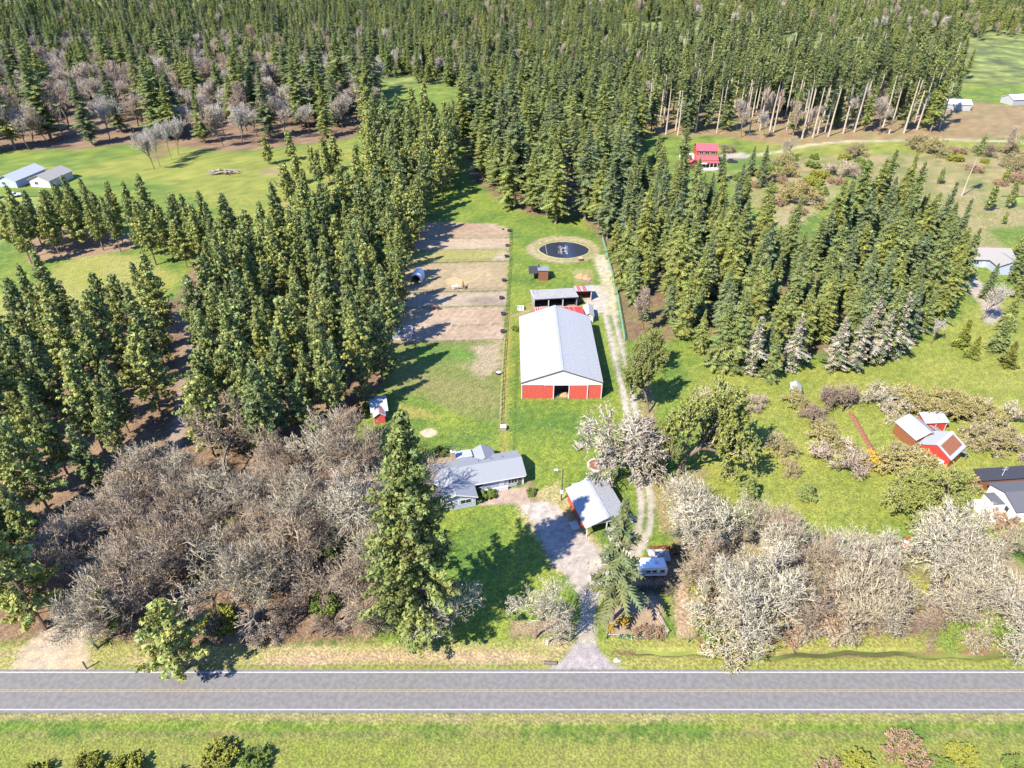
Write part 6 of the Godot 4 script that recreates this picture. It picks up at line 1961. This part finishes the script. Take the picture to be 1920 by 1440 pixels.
func build_yard_things() -> void:
	rng.seed = 707
	# round stone planter with russet mulch
	var o := thing("round_planter", "round stone-edged planter of russet mulch under the lichen oak", "planter", Vector3(16.8, 0, -102.3))
	for i in 26:
		var t := TAU * i / 26
		boxpart(o, "stone", Vector3(cos(t) * 1.75, 0.16, sin(t) * 1.75), Vector3(0.3, 0.34 + rnd(0, 0.06), 0.42), mats["concrete"], Basis(Vector3.UP, -t))
	var soil := Shape.new()
	soil.tube(Vector3(0, 0.02, 0), Vector3(0, 0.24, 0), 1.62, 1.62, 20)
	part(o, "mulch", soil, mats["brown boards"])
	# slab table on the lawn
	var tb := thing("picnic_table", "grey wooden picnic table on the grass left of the lichen oak", "table", Vector3(13.65, 0, -107.81), 0.5)
	for i in 5:
		boxpart(tb, "plank", Vector3(-0.4 + i * 0.2, 0.75, 0), Vector3(0.19, 0.05, 2.1), mats["weathered wood"])
	for x in [-0.85, 0.85]:
		boxpart(tb, "bench", Vector3(x, 0.45, 0), Vector3(0.3, 0.05, 2.0), mats["weathered wood"])
	for z in [-0.8, 0.8]:
		boxpart(tb, "leg", Vector3(0, 0.36, z), Vector3(1.5, 0.1, 0.1), mats["weathered wood"])
	# white box at the end of the lane
	var bx := thing("storage_box", "pale square box at the bottom end of the fenced lane", "box", Vector3(-1.85, 0, -114.0), 0.05)
	boxpart(bx, "box", Vector3(0, 0.4, 0), Vector3(1.2, 0.8, 1.1), mats["weathered wood"])
	boxpart(bx, "lid", Vector3(0, 0.84, 0), Vector3(1.3, 0.08, 1.2), worn("pale lid", 0.52, 0.49, 0.45, 0.8, mats["weathered wood"].albedo_texture, 0.6))
	# white crate table left of the open shed
	var ct := thing("hay_feeder", "white square feeder on the grass left of the long shed", "feeder", Vector3(2.4, 0, -167.5), 0.05)
	for x in [-0.85, 0.85]:
		boxpart(ct, "side", Vector3(x, 0.4, 0), Vector3(0.08, 0.8, 1.6), mats["white trim"])
	for z in [-0.75, 0.75]:
		boxpart(ct, "end", Vector3(0, 0.4, z), Vector3(1.6, 0.8, 0.08), mats["white trim"])
	boxpart(ct, "divider", Vector3(0, 0.6, 0), Vector3(0.06, 0.4, 1.4), mats["white trim"])
	boxpart(ct, "base", Vector3(0, 0.3, 0), Vector3(1.6, 0.06, 1.42), mats["galvanised iron"])
	# mulch heap
	var heap := Shape.new()
	mound(heap, Vector3(-0.6, 0, -0.4), 1.9, 1.5, 1.2, 3)
	mound(heap, Vector3(1.0, 0, 0.1), 1.6, 1.6, 0.9, 4)
	var mh := part(self, "mulch_heap", shifted(heap, Transform3D(Basis(), Vector3(21.37, 0, -187.68))), mats["sawdust"])
	taken["mulch_heap"] = 0
	tag(mh, "orange-tan heap of bark mulch beside the gravel path", "heap")
	var br := Shape.new()
	for i in 60:
		var p := Vector3(rnd(-1.3, 1.3), rnd(0.05, 0.5), rnd(-0.7, 0.7))
		br.tint = Color(1, 1, 1)
		var d := unit() * rnd(0.4, 0.9)
		d.y *= 0.25
		br.tube(p - d, p + d, 0.035, 0.02, 4, false)
	var bh := part(self, "brush_heap", shifted(br, Transform3D(Basis(), Vector3(21.91, 0, -184.78))), mats["brick"])
	bh.set_meta("kind", "stuff")
	tag(bh, "low heap of cut brush in front of the mulch heap", "heap")
	# tractor at the striped shed
	var tr := thing("tractor", "small dark tractor parked at the striped shed's open front", "tractor", Vector3(18.4, 0, -170.6), 0.5)
	var body := Shape.new()
	body.slab(PackedVector2Array([Vector2(-0.9, 0.6), Vector2(1.3, 0.55), Vector2(1.3, 1.2), Vector2(0.2, 1.3), Vector2(-0.2, 1.0), Vector2(-0.9, 1.0)]), -0.3, 0.3)
	part(tr, "body", body, mats["dark trim"])
	for q in [[-0.6, 0.65, 0.6], [1.0, 0.4, 0.5]]:
		for z in [-1.0, 1.0]:
			var w := Shape.new()
			w.tube(Vector3(q[0], q[1], z * q[2] - 0.15), Vector3(q[0], q[1], z * q[2] + 0.15), q[1], q[1], 12)
			part(tr, "wheel", w, mats["black rubber"])
	boxpart(tr, "canopy", Vector3(-0.5, 2.1, 0), Vector3(1.1, 0.06, 1.1), mats["galvanised iron"])
	for z in [-0.5, 0.5]:
		boxpart(tr, "canopy_post", Vector3(-0.95, 1.55, z), Vector3(0.06, 1.1, 0.06), mats["dark trim"])
	# roadside posts and mailbox
	var up := thing("utility_post", "grey utility post with crossbar left of the driveway mouth", "post", Vector3(8.65, 0, -62.61))
	var us := Shape.new()
	us.tube(Vector3(0, -0.2, 0), Vector3(0, 4.6, 0), 0.12, 0.10, 8)
	part(up, "post", us, mats["weathered wood"])
	boxpart(up, "crossbar", Vector3(-0.5, 3.4, 0), Vector3(1.2, 0.08, 0.08), mats["weathered wood"])
	var dp := thing("utility_post", "thin dark post just right of the grey utility post", "post", Vector3(9.36, 0, -63.44))
	var ds := Shape.new()
	ds.tube(Vector3(0, -0.2, 0), Vector3(0, 3.2, 0), 0.07, 0.06, 8)
	part(dp, "post", ds, mats["dark wood"])
	var wp := thing("marker_post", "short white post in the brush left of the driveway mouth", "post", Vector3(5.19, 0, -62.16))
	boxpart(wp, "post", Vector3(0, 0.6, 0), Vector3(0.28, 1.2, 0.28), mats["bright white"])
	boxpart(wp, "cap", Vector3(0, 1.23, 0), Vector3(0.34, 0.06, 0.34), mats["weathered wood"])
	var gp := thing("marker_post", "leaning grey stump post between white post and utility post", "post", Vector3(6.97, 0, -62.61))
	boxpart(gp, "post", Vector3(0, 0.5, 0), Vector3(0.16, 1.1, 0.16), mats["weathered wood"])
	boxpart(gp, "cap", Vector3(0, 1.07, 0), Vector3(0.22, 0.05, 0.22), mats["weathered wood"])
	var lp := thing("marker_post", "dark leaning post beside the dirt lane at the road", "post", Vector3(-61.57, 0, -58.12))
	boxpart(lp, "post", Vector3(0, 0.8, 0), Vector3(0.16, 1.8, 0.16), mats["dark wood"])
	boxpart(lp, "cap", Vector3(0, 1.72, 0), Vector3(0.2, 0.05, 0.2), mats["dark wood"])
	var rk := Shape.new()
	mound(rk, Vector3.ZERO, 0.6, 0.45, 0.5, 12, 9, 3)
	tag(part(self, "boulder", shifted(rk, Transform3D(Basis(), Vector3(15.39, 0, -59.5))), mats["concrete"]), "pale boulder on the right corner of the driveway mouth", "boulder")
	taken["boulder"] = 0
	var cul := Shape.new()
	cul.tube(Vector3(-1.6, 0.1, 0), Vector3(0.3, 0.05, 0.1), 0.28, 0.28, 10)
	tag(part(self, "culvert_pipe", shifted(cul, Transform3D(Basis(), Vector3(6.23, 0, -59.06))), mats["dark trim"]), "dark culvert pipe end in the verge left of the driveway mouth", "pipe")
	var hyd := Shape.new()
	hyd.tube(Vector3(0, 0, 0), Vector3(0, 0.5, 0), 0.55, 0.5, 12)
	tag(part(self, "tractor_tyre_stack", shifted(hyd, Transform3D(Basis(), Vector3(27.13, 0, -73.65))), mats["black rubber"]), "black tyre stack on bare earth right of the trailer", "tyre")
	# log pile in the left field
	var lg := thing("log_pile", "weathered heap of logs on the left field", "log pile", Vector3(-121.5, 0, -288.0), 0.25)
	for i in 26:
		var s := Shape.new()
		var p := Vector3(rnd(-4.5, 4.5), 0.3 + rnd(0, 0.9), rnd(-1.6, 1.6))
		var d := Vector3(rnd(-1, 1), rnd(-0.12, 0.12), rnd(-0.35, 0.35)).normalized() * rnd(1.6, 3.2)
		s.tube(p - d, p + d, rnd(0.2, 0.36), rnd(0.15, 0.25), 7)
		part(lg, "log", s, mats["weathered wood"] if i % 3 else mats["brick"])
	# mulch row, bench log, trough in the orchard
	var row := Shape.new()
	var pa := Vector2(74.26, -119.22)
	var pb := Vector2(73.4, -105.8)
	for i in 16:
		var p := pa.lerp(pb, i / 15.0)
		mound(row, Vector3(p.x, 0, p.y), 0.75, 0.85, 0.42, 30 + i, 10, 4)
	tag(part(self, "compost_row", row, mats["brown boards"]), "long low row of dark compost in the orchard grass", "compost row")
	taken["compost_row"] = 0
	for q in [["fallen_log", "pale straight log lying right of the rusty barn", Vector2(95.7, -113.42), 2.6, 0.16, -0.28, "pale rail"], ["fallen_log", "short grey log stump on the grass below the low tree", Vector2(97.53, -104.97), 0.8, 0.36, 1.0, "weathered wood"]]:
		var s := Shape.new()
		s.tube(Vector3(-q[3] / 2, q[4], 0), Vector3(q[3] / 2, q[4], 0), q[4], q[4] * 0.85, 9)
		tag(part(self, q[0], shifted(s, Transform3D(Basis(Vector3.UP, q[5]), Vector3(q[2].x, 0, q[2].y))), mats[q[6]]), q[1], "log")
	var red := thing("red_canoe", "small red and white canoe among the roadside oaks", "canoe", Vector3(68.11, 0, -81.68), 0.9)
	var hull := Shape.new()
	hull.slab(PackedVector2Array([Vector2(-1.4, 0.7), Vector2(-1.0, 0.2), Vector2(1.0, 0.2), Vector2(1.4, 0.7)]), -0.35, 0.35)
	part(red, "hull", hull, mats["red panel"])
	boxpart(red, "seat", Vector3(0, 0.74, 0), Vector3(0.6, 0.06, 0.66), mats["bright white"])
	for x in [-0.8, 0.8]:
		boxpart(red, "stand", Vector3(x, 0.1, 0), Vector3(0.12, 0.24, 0.9), mats["dark wood"])
	# white antenna pole on the dark roof
	var an := thing("antenna", "thin pale antenna pole above the black roof at the right edge", "antenna", Vector3(92.5, 2.8, -96.4))
	var as_ := Shape.new()
	as_.tube(Vector3(0, -2.6, 0), Vector3(0, 2.2, 0), 0.06, 0.04, 6)
	part(an, "mast", as_, mats["white trim"])
	for y in [1.4, 1.9]:
		boxpart(an, "arm", Vector3(0, y, 0), Vector3(1.0, 0.05, 0.05), mats["white trim"])


func build_trailer() -> void:
	rng.seed = 808
	var o := thing("travel_trailer", "old silver travel trailer parked by the garden bed", "trailer", Vector3(23.1, 0, -75.6), deg_to_rad(2.0))
	var al: Material = mats["aluminium"]
	var s := Shape.new()
	s.slab(PackedVector2Array([Vector2(-2.15, 0.55), Vector2(2.2, 0.5), Vector2(2.3, 1.2), Vector2(2.25, 2.2), Vector2(2.0, 2.5), Vector2(-1.6, 2.55), Vector2(-2.05, 2.35), Vector2(-2.35, 1.6), Vector2(-2.3, 0.9)]), -1.05, 1.05)
	part(o, "body", s, al)
	for x in [-0.85, 0.15, 1.45]:
		window_on(o, Vector3(x, 1.65, 1.06), Vector2(0.75, 0.5), 0.0, mats["dark trim"], 1)
	boxpart(o, "belt_stripe", Vector3(0, 1.15, 1.065), Vector3(4.2, 0.14, 0.02), mats["dark trim"])
	boxpart(o, "door", Vector3(-1.6, 1.35, 1.07), Vector3(0.62, 1.5, 0.04), mats["galvanised iron"])
	boxpart(o, "roof_vent", Vector3(0.6, 2.6, 0), Vector3(0.5, 0.14, 0.5), mats["white trim"])
	for z in [-0.85, 0.85]:
		var w := Shape.new()
		w.tube(Vector3(0.4, 0.35, z - 0.12), Vector3(0.4, 0.35, z + 0.12), 0.35, 0.35, 12)
		part(o, "wheel", w, mats["black rubber"])
	var hitch := Shape.new()
	hitch.bar(Vector3(-2.2, 0.5, 0.4), Vector3(-3.4, 0.5, 0), 0.1, 0.1)
	hitch.bar(Vector3(-2.2, 0.5, -0.4), Vector3(-3.4, 0.5, 0), 0.1, 0.1)
	part(o, "hitch", hitch, mats["dark trim"])
	# tarpaulin draped over a frame behind it
	var t := thing("tarpaulin", "silvery crumpled tarpaulin over junk behind the trailer", "tarpaulin", Vector3(24.6, 0, -78.6), 0.2)
	var f := FastNoiseLite.new()
	f.seed = 8
	f.frequency = 0.9
	var cloth := Shape.new()
	var pt := func(i: int, j: int) -> Vector3:
		var x := -1.9 + i * 0.38
		var z := -1.3 + j * 0.33
		return Vector3(x, maxf(0.1, 1.7 - 0.35 * x * 0.6 - 0.9 * absf(z) * 0.6 + 0.45 * f.get_noise_2d(x, z)), z)
	for i in 10:
		for j in 8:
			cloth.quad(pt.call(i, j), pt.call(i, j + 1), pt.call(i + 1, j + 1), pt.call(i + 1, j))
	part(t, "sheet", cloth, mats["galvanised iron"])
	for x in [-1.8, 1.8]:
		boxpart(t, "post", Vector3(x, 0.75, 0), Vector3(0.1, 1.5, 0.1), mats["dark wood"])
	var junk := Shape.new()
	for i in 70:
		var p := Vector3(rnd(-2.4, 2.6), rnd(0.05, 0.7), rnd(-1.0, 1.0))
		var d := unit() * rnd(0.3, 1.0)
		d.y *= 0.35
		junk.bar(p - d, p + d, rnd(0.05, 0.16), rnd(0.03, 0.12))
	var j := part(self, "scrap_heap", shifted(junk, Transform3D(Basis(), Vector3(26.2, 0, -80.2))), mats["rusty iron"])
	j.set_meta("kind", "stuff")
	tag(j, "heap of rusty scrap and boards behind the tarpaulin", "heap")
	var brush := Shape.new()
	for i in 160:
		var p := Vector3(rnd(-3.2, 3.2), rnd(0.05, 0.6), rnd(-0.9, 0.9))
		var d := unit() * rnd(0.4, 1.1)
		d.y *= 0.3
		brush.tube(p - d, p + d, 0.04, 0.02, 4, false)
	var b := part(self, "brush_heap", shifted(brush, Transform3D(Basis(), Vector3(22.6, 0, -71.9))), mats["dark wood"])
	b.set_meta("kind", "stuff")
	tag(b, "dark heap of cut branches in front of the silver trailer", "heap")


func build_daisies() -> void:
	rng.seed = 909
	var s := Shape.new()
	for q in [[Vector2(11.67, -102.86), Vector2(23.33, -102.86), Vector2(22.13, -84.4), Vector2(18.87, -92.38), Vector2(13.52, -99.73)], [Vector2(-12.52, -114.88), Vector2(-3.41, -114.88), Vector2(-2.65, -102.86), Vector2(-15.14, -106.13)], [Vector2(4.6, -116.74), Vector2(11.62, -118.64), Vector2(9.27, -98.2), Vector2(4.68, -99.73)]]:
		var pts := PackedVector2Array(q)
		var box := Rect2(pts[0], Vector2.ZERO)
		for p in pts:
			box = box.expand(p)
		for i in 260:
			var p := Vector2(rnd(box.position.x, box.end.x), rnd(box.position.y, box.end.y))
			if depth_in(p, pts) > 0.0 and coarse.get_noise_2d(p.x * 4.0, p.y * 4.0) > 0.0:
				clump(s, Vector3(p.x, 0.05, p.y), rnd(0.07, 0.15), 4, Color(0.5, 0.5, 0.44), 0.8, 0.5)
	var o := part(self, "daisies", s, needle)
	taken["daisies"] = 0
	o.set_meta("kind", "stuff")
	tag(o, "white daisies scattered through the lawn round the garage", "flowers")
